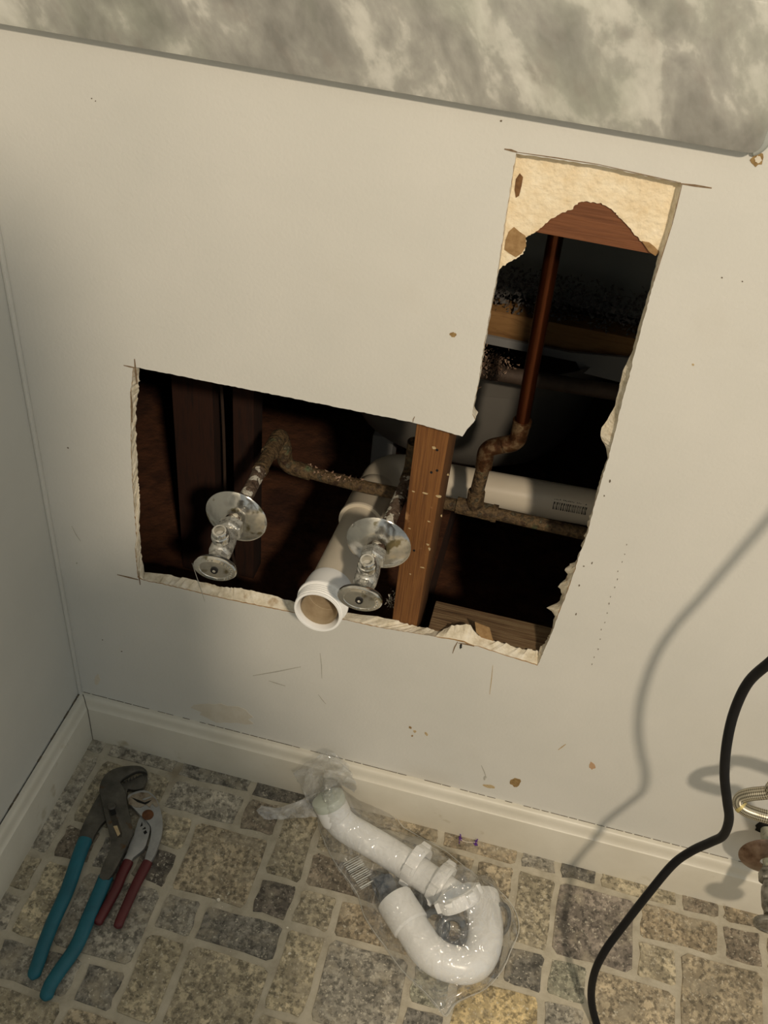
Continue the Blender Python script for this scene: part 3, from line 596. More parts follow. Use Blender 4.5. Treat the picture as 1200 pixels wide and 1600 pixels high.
bm = B(); tube(bm, [qt - dx_*.022, qt + dx_*.028], 0.0104, seg=18); tube(bm, [qt, qt + up_*.027], 0.0104, seg=18); tube(bm, [qt + dx_*.022, qt + dx_*.0285], 0.0112, seg=18); part('tee', bm, copper_old, cp)
bm = B(); tube(bm, [qt + dx_*.024, qb + dx_*.22], 0.0080, seg=18); part('branch_pipe', bm, copper_old, cp)
e1 = at(760, 700); bm = B(); tube(bm, [qt + up_*.024, e1 - up_*.022], 0.0084, seg=18); part('riser_stub', bm, copper_old, cp)
e2, e3, e4 = at(808, 691), at(815, 664), at(868, 370)
bm = B(); tube(bm, bend([e1 - up_*.028, e1, e1.lerp(e2, .6)], 0.012), 0.0100, seg=18); part('elbow', bm, copper_joint, cp)
v4 = (e4 - e3).normalized()
bm = B(); tube(bm, bend([e1.lerp(e2, .55), e2, e3 + v4*.004], 0.012), 0.0100, seg=18); tube(bm, [e3, e3 + v4*.0065], 0.0108, seg=18); part('elbow', bm, copper_joint, cp)
bm = B(); tube(bm, [e3 + v4*.003, e4, e4 + v4*.5], 0.0080, seg=20); part('riser', bm, copper, cp, label='shiny dark copper riser')

rs = root('copper_stub', (0.412, 0.05, 0.515), 'rough grey crusted copper stub pipe beside the wall stud', 'pipe')
bm = B(); tube(bm, [(0.4078, -0.052, 0.5205), (0.4150, 0.108, 0.517)], 0.0079, seg=18); part('stub_pipe', bm, copper_paint, rs)
bm = B(); tube(bm, bend([(0.4146, 0.100, 0.517), (0.4152, 0.121, 0.517), (0.4152, 0.121, 0.56)], 0.010), 0.0096, seg=18); part('elbow', bm, copper_old, rs)

# ---- valves
def esc(loc, label, m, r=0.0355, ax=(0, -1, 0)):
    bm = B(); lathe(bm, V(loc), ax, [(0.0105, -0.0005), (r*.60, -0.0012), (r*.97, -0.0062), (r, -0.0066), (r + .0005, -0.0058), (r*.985, -0.0047), (r*.90, -0.0032), (r*.62, 0.0012), (0.0125, 0.0024), (0.0105, 0.0024), (0.0105, -0.0005)], seg=44)
    return solo('escutcheon_plate', bm, m, loc, label, 'escutcheon', 'round escutcheon plates', angle=0.9)
VS = 1.12
def valve(x, z, y0, label, m, body_m, dx=0.0, upax=(0.0, -0.25, 1.0), roll=0.0, hx=0.0, grp='shut-off valves'):
    """y0: the compression nut's back; the valve runs out towards the room"""
    ax = V((dx, -1, 0)).normalized(); o = V((x, y0, z)); t = root('shutoff_valve', o, label, 'valve', grp)
    bm = B(); lathe(bm, o, ax, [(r_*VS, h_*VS) for r_, h_ in [(0, 0), (0.0118, 0), (0.0128, 0.0015), (0.0128, 0.0115), (0.0112, 0.0135), (0, 0.0135)]], seg=6); part('compression_nut', bm, body_m, t, angle=0.3)
    bm = B(); lathe(bm, o, ax, [(r_*VS, h_*VS) for r_, h_ in [(0, 0.012), (0.0085, 0.012), (0.0085, 0.019), (0.0104, 0.0205), (0.0110, 0.026), (0.0110, 0.042), (0.0098, 0.0455), (0.0085, 0.047), (0, 0.047)]], seg=24); part('valve_body', bm, body_m, t)
    u = V(upax).normalized(); p = o + ax*0.0335*VS
    bm = B(); lathe(bm, p, u, [(r_*VS, h_*VS) for r_, h_ in [(0.0068, 0.004), (0.0068, 0.013), (0.0088, 0.0135), (0.0090, 0.0195), (0.0084, 0.021), (0.0074, 0.0215), (0.0074, 0.027), (0.0066, 0.0278), (0.0050, 0.0278), (0.0048, 0.019), (0, 0.0188)]], seg=24)
    oo = part('outlet', bm, m, t)
    bm = B(); lathe(bm, p, u, [(r_*VS, h_*VS) for r_, h_ in [(0, 0.0205), (0.00485, 0.0202)]], seg=18); part('mineral_plug', bm, stain['grey'], oo)
    bm = B(); lathe(bm, o, ax, [(r_*VS, h_*VS) for r_, h_ in [(0, 0.046), (0.0092, 0.046), (0.0092, 0.0515), (0.0062, 0.0530), (0.0046, 0.0535), (0.0046, 0.061), (0, 0.061)]], seg=8); part('bonnet', bm, body_m, t, angle=0.3)
    hu = V((math.sin(roll), 0, math.cos(roll))); ho = o + V((hx, 0, 0))
    bm = B(); lathe(bm, ho, ax, [(r_*VS, h_*VS) for r_, h_ in [(0, 0.0575), (0.0075, 0.0575), (0.0175, 0.0590), (0.0203, 0.0600), (0.0210, 0.0615), (0.0210, 0.0640), (0.0200, 0.0655), (0.0150, 0.0662), (0.0145, 0.0657), (0.0080, 0.0660), (0, 0.0660)]], seg=40, ecc=(1.0, 0.70), up=hu)
    h = part('handle', bm, m, t, label='oval wheel handle', angle=0.5)
    bm = B()
    for k in range(26):     # raised ticks of the worn lettering ring
        tt = 2*math.pi*k/26
        if ri.random() < .8: 
            c = ho + ax*0.0660*VS + V((math.cos(tt)*.0168*VS, 0, math.sin(tt)*.0118*VS)); lathe(bm, c, ax, [(r_*VS, h_*VS) for r_, h_ in [(.0008, -.0006), (.0007, .0005), (0, .0005)]], seg=5)
    part('handle_rim_ridge', bm, m, h)
    bm = B(); lathe(bm, ho + ax*0.0652*VS, ax, [(r_*VS, h_*VS) for r_, h_ in [(0, 0), (0.0036, 0), (0.0036, 0.0022), (0.0030, 0.0030), (0.0016, 0.0026), (0.0014, 0.0012), (0, 0.0012)]], seg=10, mats=[0, 0, 0, 0, 1, 1]); part('screw', bm, [dark_hole, m], h)
    return t
esc((0.2437, -0.0175, 0.5045), 'round chrome escutcheon plate behind the left valve in the wide opening', chrome)
esc((0.4085, -0.0245, 0.5205), 'round scratched chrome escutcheon plate beside the wall stud', chrome)
valve(0.2445, 0.5065, -0.0265, 'chrome shut-off valve with oval handle on the left stub pipe', chrome, chrome_worn, dx=0.07, roll=0.0, hx=0.002)
valve(0.4075, 0.5205, -0.0335, 'chrome shut-off valve with oval handle in front of the white drain pipe', chrome, chrome_worn, dx=0.035, hx=0.0)

# ================================================================== drain
DA, DB_ = V((0.3585, -0.071, 0.4475)), V((0.3665, 0.228, 0.4195)); dax = (DB_ - DA).normalized()
dr = root('drain_pipe', DA, 'white plastic drain pipe with open threaded end poking out of the wide opening', 'drain pipe')
def dp(y): return DA + dax * ((y - DA.y) / dax.y)
bm = B(); r0 = 0.0242
lathe(bm, dp(-0.04), dax, [(0.0205, 0.0), (r0, 0.0), (r0, 0.22)], seg=40); part('trap_arm', bm, pvc, dr)
bm = B(); lathe(bm, dp(-0.066), dax, [(0.0207, 0.0), (0.0207, 0.05), (0.0203, 0.11), (0, 0.115)], seg=32); part('pipe_bore', bm, pvc_in, dr, label='stained inside of the pipe')
bm = B(); pf = [(0.0225, 0.030), (0.0235, 0.002), (0.0245, 0.0), (0.0268, 0.0), (0.0274, 0.0008)]
for k in range(4): h = 0.003 + k*0.0032; pf += [(0.0263, h), (0.0263, h + .0006), (0.0277, h + .0013), (0.0277, h + .0020), (0.0263, h + .0027)]
pf += [(0.0263, 0.0175), (0.0295, 0.0180), (0.0297, 0.0205), (0.0278, 0.0212), (0.0272, 0.040), (0.0262, 0.048), (r0, 0.0485)]
lathe(bm, DA, dax, pf, seg=48); part('threaded_adapter', bm, pvc_new, dr, label='bright white threaded adapter')
bm = B(); lathe(bm, dp(0.105), dax, [(r0, 0.0), (0.0288, 0.0), (0.0292, 0.003), (0.0284, 0.0045), (0.0280, 0.06), (0.0262, 0.075), (r0, 0.078)], seg=40); part('hub', bm, pvc, dr)
el = bend([dp(0.165), dp(0.232), dp(0.232) + V((0.075, 0, 0.002))], 0.040, n=12)
bm = B(); tube(bm, el, 0.0262, seg=36); part('elbow', bm, pvc, dr)
p0 = dp(0.232) + V((0.05, 0, 0.002)); p1 = V((0.60, 0.232, 0.4300)); d01 = (p1 - p0).normalized()
bm = B(); lathe(bm, p0, d01, [(r0, 0.0), (0.0290, 0.0), (0.0290, 0.030), (r0, 0.031)], seg=36); part('hub', bm, pvc, dr)
bm = B(); tube(bm, [p0, p1 + d01*0.4], r0, seg=40); run = part('drain_run', bm, pvc, dr)
def on_run(x, ang):
    c = p0 + d01*((x - p0.x)/d01.x); return c + (V((0, -math.cos(ang), math.sin(ang))))*(r0 + 0.00025)
bm = B(); xs = Wy(868, 775, 0.212).x; xe = Wy(918, 790, 0.212).x; x = xs; A0, A1 = R(13), R(37)
while x < xe:
    wd = ri.choice((0.0006, 0.0006, 0.0011, 0.0017))
    vs = [bm.verts.new(on_run(a, b)) for a, b in ((x, A0), (x + wd, A0), (x + wd, (A0+A1)/2), (x + wd, A1), (x, A1), (x, (A0+A1)/2))]; bm.faces.new(vs); x += wd + ri.choice((0.0005, 0.0009, 0.0013))
part('barcode', bm, ink, run, smooth=False, label='black printed barcode')
bm = B(); x = xs
while x < xe:
    wd = ri.uniform(0.0009, 0.0016); a = R(43) + ri.uniform(-.015, .015)
    if ri.random() < .8: vs = [bm.verts.new(on_run(p, q)) for p, q in ((x, a), (x + wd, a + .01), (x + wd*.8, a + ri.uniform(.03, .08)), (x, a + .05))]; bm.faces.new(vs)
    x += 0.0022
part('small_print', bm, ink, run, smooth=False)

# ================================================================== toilet supply at the right edge
bm = B(); pts = []
hc = Wy(1186, 1290, 0)
for k in range(16):
    t = 2*math.pi*k/16; q = ri.uniform(.75, 1.15); pts.append(V((hc.x + .008 + .0125*q*math.cos(t), -0.0004, hc.z - .001 + .0115*q*math.sin(t))))
prism(bm, pts, (0, -0.0006, 0)); part('pipe_hole', bm, dark_hole, wall, smooth=False, label='dark ragged hole around the toilet supply pipe')
TX, TZ = hc.x + 0.0105, hc.z - 0.002
bm = B(); tube(bm, [(TX, -0.002, TZ), (TX + .001, -0.085, TZ)], 0.0079, seg=18); solo('toilet_stub_pipe', bm, verdigris, (TX, -0.01, TZ), 'greenish corroded stub pipe leaving the wall above the baseboard', 'pipe')
ec = Wy(1204, 1337, -0.053)
esc((TX, -0.046, TZ), 'round brownish escutcheon plate above the baseboard at the photo edge', rusty_chrome, r=0.035)
tv = valve(TX + .001, TZ, -0.060, 'tarnished shut-off valve of the toilet above the baseboard', tarnished, tarnished, hx=0.0, upax=(0.3, -0.1, 1))
hp = [V((1.22, -0.05, 0.70)), V((1.19, -0.07, 0.52)), V((1.09, -0.09, 0.36)), Wy(1250, 1228, -0.10), Wy(1200, 1238, -0.10), Wy(1174, 1241, -0.10), Wy(1159, 1246, -0.10), Wy(1155, 1255, -0.104), Wy(1163, 1264, -0.108), Wy(1180, 1271, -0.11), Wy(1205, 1278, -0.112), Wy(1240, 1287, -0.112), V((TX + .024, -0.108, TZ + .062)), V((TX + .013, -0.101, TZ + .032))]
hs = root('braided_hose', hp[7], 'looped braided steel supply hose above the toilet valve', 'hose')
sp = spline(hp, 8); bm = B(); tube(bm, sp, 0.0072, seg=18, uvs=(1.4, 1.0)); part('braid_sleeve', bm, braid, hs)
i0 = min(range(len(sp)), key=lambda k: (sp[k] - Wy(1158, 1257, -0.105)).length); bm = B(); tube(bm, sp[i0:i0+4], 0.0077, seg=18); part('ferrule', bm, ferrule_m, hs, label='yellowed ferrule')

# ================================================================== black cord
cpx = [((1480,790),.20),((1400,860),.195),((1320,930),.19),((1262,980),.185),((1230,1008),.184),((1205,1033),.183),((1170,1065),.176),((1148,1110),.178),((1136,1160),.184),((1132,1210),.188),((1136,1250),.190),((1139,1280),.188),((1130,1305),.183),((1110,1316),.176),((1080,1330),.170),((1050,1352),.171),((1010,1400),.183),((975,1445),.190)]
cw = [Wy(a, b, -d) for (a, b), d in cpx]
dv = (cw[0] - cw[2]).normalized(); cw = [cw[0] + dv*.42 + V((.02, .02, 1.0)), cw[0] + dv*.42 + V((.0, 0, .45)), cw[0] + dv*.42 + V((-.04, 0, .12)), cw[0] + dv*.24] + cw
for (a, b), z in (((945, 1486), 0.150), ((928, 1523), 0.105), ((924, 1562), 0.055), ((933, 1602), 0.018), ((952, 1650), 0.0075), ((985, 1710), 0.0075), ((1040, 1790), 0.0075)): cw.append(Wz(a, b, z))
bm = B(); tube(bm, spline(cw, 6), 0.0046, seg=14); solo('power_cord', bm, rubber, cw[-1], 'thick black rubber cord hanging across the right side onto the tiles', 'cord')

# ================================================================== pliers
def Fp(pts, z): return [Wz(a, b, z) for a, b in pts]
def resmooth(p, n=3): return [(q.x, q.y) for q in spline([V((a, b, 0)) for a, b in p] + [V((p[0][0], p[0][1], 0))], n)[:-1]]
tp = root('tongue_and_groove_pliers', Wz(110, 1400, 0), 'large dark steel pliers with long teal dipped grips', 'pliers')
Bout = [(121,1318),(129,1295),(141,1270),(152,1250),(160,1240),(178,1233),(190,1229),(200,1225),(212,1219),(222,1213),(230,1214),(229,1226),(222,1236),(208,1238),(200,1237),(198,1250),(190,1264),(172,1281),(163,1288),(155,1298),(147,1312),(143,1320)]
bm = B(); prism(bm, Fp(resmooth(Bout), 0.004), (0, 0, 0.0065), bev=0.001); part('lower_jaw', bm, steel_dark, tp, angle=0.5)
Aout = [(155.5,1240),(157,1230),(162,1219),(171,1209.5),(185,1203.5),(205,1200.5),(220,1201.5),(228.5,1206.5),(231,1213),(226,1210.5),(219,1209),(211,1210.5),(203,1214.5),(194,1220),(188,1226),(193,1233),(197.5,1245),(199,1258),(203,1275),(207,1295),(208.5,1305),(200,1322),(187,1352),(171,1378),(155.5,1374.5),(166,1345),(173.5,1328),(172,1308),(166,1286),(160,1258)]
bm = B(); prism(bm, Fp(resmooth(Aout, 2), 0.0095), (0, 0, 0.0075), bev=0.0014); part('upper_jaw', bm, steel_dark, tp, angle=0.5)
zt_ = 0.0168
bm = B(); prism(bm, Fp([(169,1267),(178,1265),(184,1281),(191,1302),(190,1308),(184,1309),(181,1303),(175,1286)], zt_), (0, 0, 0.0005)); sl = part('adjusting_slot', bm, M('slot_dark', [(0.3, '2a2723'), (0.7, '4c453b')], scale=80, rough=0.6, metal=0.4), tp, smooth=False)
bm = B(); prism(bm, Fp([(177,1291),(183,1290),(188,1303),(184,1307)], zt_ + .0004), (0, 0, 0.0004)); part('slot_floor', bm, stain['tan'], sl, smooth=False)
bm = B(); lathe(bm, Wz(174.5, 1260.5, zt_), (0, 0, 1), [(0.0062, 0), (0.0060, 0.0020), (0.0045, 0.0036), (0, 0.0042)], seg=20); part('pivot_bolt', bm, steel_dark, tp)
bm = B(); prism(bm, Fp([(171,1267),(180,1265),(182,1272),(174,1275)], zt_ + .0003), (0, 0, 0.0008)); part('slot_groove', bm, dark_hole, sl, smooth=False)
bm = B()
for k in range(7):      # jaw teeth along the mouth
    a = V((193 + k*4.6, 1223.5 - k*1.6)); prism(bm, Fp([(a.x, a.y), (a.x + 3.2, a.y - 1.2), (a.x + 2.6, a.y - 3.6)], 0.0096), (0, 0, 0.004))
part('jaw_teeth', bm, steel_dark, tp, smooth=False)
def grip(pxs, r, z, flat=0.75, steel_to=None):
    P = [Wz(a, b, z) for a, b in pxs]; sp = spline(P, 7); n = len(sp); rs = []
    for i in range(n):
        t = i/(n-1); k = 1.0 - 0.16*t
        if t > 0.93: k *= max(0.25, math.sqrt(max(0.02, 1 - ((t-0.93)/0.07)**2)))
        if i == 0: k = 0.93
        rs.append(r*k)
    bm = B(); tube(bm, sp, rs, seg=16, flat=flat, upv=(0, 0, 1)); return bm
bm = grip([(134,1311),(124,1336),(105,1391),(83,1440),(69,1476),(60,1503),(50,1531)], 0.0099, 0.0088); part('grip', bm, teal, tp)
bm = grip([(166,1369),(157,1391),(140,1430),(119,1479),(93,1517),(78,1541),(70,1564)], 0.0099, 0.0092); part('grip', bm, teal, tp)
rp = root('slip_joint_pliers', Wz(215, 1400, 0), 'small steel pliers with maroon grips and rusty jaws', 'pliers')
LH = [(193,1347.5),(205,1350.5),(209,1344),(222,1334),(228.5,1325),(235,1301),(233.5,1293),(226,1284),(220,1280),(215,1290),(209,1310),(203.5,1322),(198.5,1337)]
bm = B(); prism(bm, Fp(resmooth(LH, 2), 0.003), (0, 0, 0.007), bev=0.001); part('handle_half', bm, steel_light, rp, angle=0.5)
RH = [(236,1350.5),(226.5,1347),(231,1331),(236,1310),(236,1296),(230,1287),(220,1278),(210,1267.5),(201,1257),(200,1248),(207,1243),(220,1239),(232,1240),(244,1250),(250,1265),(254,1281),(254.5,1300),(250,1320),(242,1341)]
bm = B(); prism(bm, Fp(resmooth(RH, 2), 0.0062), (0, 0, 0.007), bev=0.001); part('handle_half', bm, steel_light, rp, angle=0.5)
JH = [(201,1257),(200,1248),(207,1242.5),(220,1238.5),(232,1239.5),(244,1250),(248,1260),(243,1262),(238,1256),(234,1262),(228,1258),(220,1262),(212,1262)]
bm = B(); prism(bm, Fp(JH, 0.0128), (0, 0, 0.0012), bev=0.0004); jw = part('jaw', bm, rust, rp, label='rusty jaw')
bm = B(); prism(bm, Fp([(205,1246),(216,1250),(226,1254),(237,1250),(233,1254),(227,1257.5),(215,1253.5)], 0.0138), (0, 0, 0.0006)); part('jaw_mouth', bm, dark_hole, jw, smooth=False)
bm = B(); prism(bm, Fp([(222,1249),(236,1244.5),(237,1246),(225,1251)], 0.0138), (0, 0, 0.0008)); part('jaw_edge', bm, steel_light, jw, smooth=False)
bm = B(); lathe(bm, Wz(231, 1273.5, 0.0130), (0, 0, 1), [(0.0080, 0), (0.0078, 0.0012), (0.0055, 0.0020), (0, 0.0021)], seg=20); part('pivot_bolt', bm, rust_pivot, rp)
bm = B()
for q in ([(219,1292),(222,1284),(223,1290)], [(224,1300),(228,1297),(230,1301),(226,1304)], [(222,1296),(227,1292),(228,1295)]): prism(bm, Fp(q, 0.0100), (0, 0, 0.0004))
part('rust_pit', bm, dark_hole, rp, smooth=False)
bm = grip([(201,1346),(191,1366),(182,1388),(166,1418),(157,1434),(151,1445)], 0.0072, 0.0072, flat=0.9); part('grip', bm, red_grip, rp)
bm = grip([(231,1347),(222,1364),(210,1388),(196,1419),(188,1437),(183,1451)], 0.0070, 0.0085, flat=0.9); part('grip', bm, red_grip, rp)

# ================================================================== trap kit in its clear bag
caps = []       # (a, b, r) of everything the film lies on
def note(pts, r):
    for a, b in zip(pts[:-1], pts[1:]): caps.append((V(a), V(b), r))
zj = 0.0255
jb = root('trap_bend', Wz(690, 1490, 0), 'white plastic U-shaped trap bend lying in the clear bag', 'pipe fitting', 'white trap parts in the bag')
jl = bend([Wz(616,1405,zj), Wz(676,1500,zj), Wz(742,1513,zj), Wz(762,1466,zj), Wz(752,1398,zj)], 0.055, n=14)
bm = B(); tube(bm, jl, 0.0222, seg=28, cap=False); part('bend_tube', bm, pvc_new, jb); note(jl, 0.0225)
d = (jl[1] - jl[0]).normalized(); bm = B(); lathe(bm, jl[0], d, [(0.0200, 0.012), (0.0215, 0.0), (0.0240, -0.0005), (0.0247, 0.0015), (0.0247, 0.040), (0.0225, 0.043)], seg=32); part('hub', bm, pvc_new, jb); note([jl[0], jl[0] + d*.04], 0.0247)
d = (jl[-2] - jl[-1]).normalized(); bm = B(); lathe(bm, jl[-1], d, [(0.0190, 0.012), (0.0205, 0.0), (0.0226, -0.0005), (0.0232, 0.0015), (0.0232, 0.014), (0.0221, 0.016)], seg=32); part('hub', bm, pvc_new, jb)
zw = 0.026
wl = bend([Wz(513,1249,.062), Wz(530,1287,.030), Wz(612,1334,zw), Wz(716,1406,zw)], 0.045, n=9)
wt = root('wall_tube', Wz(600, 1330, 0), 'straight white plastic tailpiece tube with pale end cap inside the bag', 'pipe fitting', 'white trap parts in the bag')
bm = B(); tube(bm, wl, [0.0222]*4 + [0.0205]*(len(wl)-4), seg=28); part('tube', bm, pvc_new, wt); note(wl, 0.0208)
dc = (wl[1] - wl[0]).normalized(); bm = B(); lathe(bm, wl[0], dc, [(0, -0.004), (0.0205, -0.004), (0.0228, -0.0025), (0.0232, 0.006), (0.0222, 0.009)], seg=32); part('end_cap', bm, cap_m, wt, label='pale greenish end cap'); caps.append((wl[0] - dc*.002, wl[0] + dc*.006, 0.0234))
def slip_nut(c, ax, label, z=None):
    ax = V(ax).normalized(); c = V(c); t = root('slip_nut', c, label, 'nut', 'white slip nuts in the bag')
    bm = B(); lathe(bm, c, ax, [(0.0212, -0.009), (0.0250, -0.009), (0.0272, -0.0075), (0.0276, 0.006), (0.0262, 0.009), (0.0232, 0.009), (0.0215, 0.006), (0.0212, -0.009)], seg=36); rg = part('ring', bm, pvc_new, t)
    bm = B(); a, b = frame(ax)
    for k in range(6):
        th = k*math.pi/3 + .4; u = a*math.cos(th) + b*math.sin(th); s = ax.cross(u); q = c + u*0.0262
        pts = [q - s*.0060 - ax*.008, q + s*.0060 - ax*.008, q + s*.0060 + ax*.006, q - s*.0060 + ax*.006]
        hexa(bm, pts + [p + u*.0058 - (p - q)*.14 for p in pts], bev=0.0008)
    part('wing', bm, pvc_new, t); return t
dt = (wl[-1] - wl[-3]).normalized()
n1, n2 = Wz(650, 1352, zw + .002), Wz(688, 1380, zw + .002)
slip_nut(n1, dt + V((0, 0, .04)), 'white slip nut on the tailpiece tube, the one nearer the end cap'); slip_nut(n2, dt - V((0, 0, .04)), 'white slip nut on the tailpiece tube, the one nearer the trap bend')
note([n1 - dt*.009, n1 + dt*.009], 0.0305); note([n2 - dt*.009, n2 + dt*.009], 0.0305)
n3 = Wz(717, 1404, 0.068); ax3 = Wz(734, 1426, 0.068) - Wz(700, 1380, 0.068); ax3.z = 1.05*ax3.y; ax3.normalize(); slip_nut(n3, ax3, 'white slip nut lying loose, tilted against the trap bend')
caps.append((n3 - ax3*.008, n3 + ax3*.008, 0.031))
def torus(c, nrm, r, t, flat=1.0):
    a, b = frame(V(nrm)); bm = B(); N_ = 40; c = V(c); rings = []
    for i in range(N_):
        th = 2*math.pi*i/N_; u = a*math.cos(th) + b*math.sin(th); nn = V(nrm).normalized()
        rings.append([bm.verts.new(c + u*(r + t*math.cos(2*math.pi*k/10)) + nn*(t*flat*math.sin(2*math.pi*k/10))) for k in range(10)])
    for i in range(N_):
        for k in range(10): bm.faces.new((rings[i][k], rings[(i+1) % N_][k], rings[(i+1) % N_][(k+1) % 10], rings[i][(k+1) % 10]))
    bmesh.ops.recalc_face_normals(bm, faces=bm.faces[:]); return bm
c = Wz(783, 1436, 0.022); solo('rubber_washer', torus(c, (0.75, -0.25, 0.6), 0.0182, 0.0026), washer_m, c, 'dark grey ring washer standing beside the end of the trap bend', 'washer', 'dark washers in the bag')
caps.append((c + V((0, .012, 0)), c - V((0, .012, 0)), 0.010))
c = Wz(706, 1455, 0.012); solo('rubber_washer', torus(c, (-0.15, -0.35, 1), 0.0165, 0.0045, 0.8), washer_m, c, 'grey washer lying inside the curve of the trap bend', 'washer', 'dark washers in the bag')
c = Wz(681, 1445, 0.010); solo('rubber_washer', torus(c, (0.3, -0.2, 1), 0.0165, 0.0040, 0.7), washer_m, c, 'dull washer half under the loose slip nut', 'washer', 'dark washers in the bag')
c = Wz(600, 1386, 0.016); bm = B(); lathe(bm, c, (0.75, 0.6, 0.1), [(0.012, -.012), (0.0165, -.012), (0.0165, .004), (0.0120, .014), (0.009, .014), (0.012, -.012)], seg=24)
solo('rubber_cone', bm, blue_dark, c, 'dark blue cone washer between the tailpiece tube and trap bend', 'washer', 'dark washers in the bag'); caps.append((c, c + V((.002, 0, 0)), 0.0165))
c = Wz(655, 1412, 0.013); bm = B(); lathe(bm, c, (0.3, 0.8, 0.2), [(0.009, -.008), (0.0125, -.008), (0.0125, .005), (0.009, .010), (0.007, .010), (0.009, -.008)], seg=24)
solo('rubber_cone', bm, rubber, c, 'black cone washer below the slip nuts beside the trap bend', 'washer', 'dark washers in the bag')

# the film: a sheet let down over the parts inside its outline
OUT = [(500,1232),(496,1266),(498,1290),(505,1310),(516,1334),(528,1354),(545,1376),(560,1400),(568,1428),(585,1456),(603,1480),(619,1504),(638,1526),(664,1550),(684,1572),(697,1588),(710,1570),(730,1558),(760,1544),(786,1514),(798,1486),(810,1458),(809,1434),(797,1410),(776,1388),(752,1372),(736,1362),(716,1346),(694,1328),(664,1312),(640,1298),(628,1290),(615,1270),(602,1252),(590,1246),(572,1240),(552,1230),(530,1222)]
OUTW = [Wz(a, b, 0.012) for a, b in OUT]
def inside(p, poly):
    c = False; j = len(poly)-1
    for i in range(len(poly)):
        a, b = poly[i], poly[j]
        if (a.y > p.y) != (b.y > p.y) and p.x < (b.x - a.x)*(p.y - a.y)/(b.y - a.y) + a.x: c = not c
        j = i
    return c
def edge_d(p):
    best = 9
    for i in range(len(OUTW)):
        a, b = OUTW[i-1], OUTW[i]; ab = V((b.x-a.x, b.y-a.y)); ap = V((p.x-a.x, p.y-a.y)); t = max(0, min(1, ap.dot(ab)/max(1e-9, ab.length_squared))); best = min(best, (ap - ab*t).length)
    return best
st = 0.0033
xs_ = [p.x for p in OUTW]; ys_ = [p.y for p in OUTW]; nx = int((max(xs_)-min(xs_))/st) + 2; ny = int((max(ys_)-min(ys_))/st) + 2
H = np.zeros((nx, ny)); base = np.zeros((nx, ny)); ok = np.zeros((nx, ny), bool)
for i in range(nx):
    for j in range(ny):
        p = V((min(xs_) + i*st, min(ys_) + j*st, 0))
        if not inside(p, OUTW): continue
        ok[i, j] = True; h = 0.003 + min(0.010, edge_d(p)*0.7)
        for a, b, r in caps:
            A2, B2 = V((a.x, a.y)), V((b.x, b.y)); ab = B2 - A2; t = max(0, min(1, (V((p.x, p.y)) - A2).dot(ab)/max(1e-9, ab.length_squared))); q = A2 + ab*t
            d2 = (V((p.x, p.y)) - q).length; rr_ = r + 0.0016
            if d2 < rr_: h = max(h, (a.z + (b.z - a.z)*t) + math.sqrt(rr_*rr_ - d2*d2))
        base[i, j] = h
H = base.copy()
for it in range(90):
    K = H.copy()
    K[1:-1, 1:-1] = (H[2:, 1:-1] + H[:-2, 1:-1] + H[1:-1, 2:] + H[1:-1, :-2]) / 4
    H = np.where(ok, np.maximum(K, base), 0.002)
from mathutils import noise as mn
bm = B(); vg = {}
for i in range(nx):
    for j in range(ny):
        if ok[i, j]:
            x, y = min(xs_) + i*st, min(ys_) + j*st
            u, v = x*0.83 - y*0.55, x*0.55 + y*0.83
            cr = abs(mn.noise(V((u*22, v*55, 3.1))))*0.0045 + abs(mn.noise(V((u*60, v*30, 9.2))))*0.0025
            vg[i, j] = bm.verts.new((x, y, H[i, j] + cr + .0008))
for (i, j), v in vg.items():
    if (i+1, j) in vg and (i, j+1) in vg and (i+1, j+1) in vg: bm.faces.new((v, vg[i+1, j], vg[i+1, j+1], vg[i, j+1]))
# let the cut rim meet the outline
bnd = [v for v in bm.verts if any(len(e.link_faces) == 1 for e in v.link_edges)]
for v in bnd:
    best = None
    for i in range(len(OUTW)):
        a, b = OUTW[i-1], OUTW[i]; ab = V((b.x-a.x, b.y-a.y)); ap = V((v.co.x-a.x, v.co.y-a.y)); t = max(0, min(1, ap.dot(ab)/max(1e-9, ab.length_squared)))
        q = V((a.x, a.y)) + ab*t; dd = (V((v.co.x, v.co.y)) - q).length
        if best is None or dd < best[0]: best = (dd, q)
    if best[0] < 0.006: v.co.x, v.co.y = best[1]
    v.co.z = 0.0045
bag = root('clear_bag', Wz(620, 1380, 0), 'crumpled clear plastic bag around the white trap parts, its neck up the baseboard', 'bag')
part('bag_film', bm, film, bag, angle=2.0)
ol = spline([Wz(a, b, 0.005) for a, b in OUT[1:-1]], 3); bm = B(); tube(bm, ol, 0.0006, seg=6); part('bag_seam', bm, film_edge, bag)
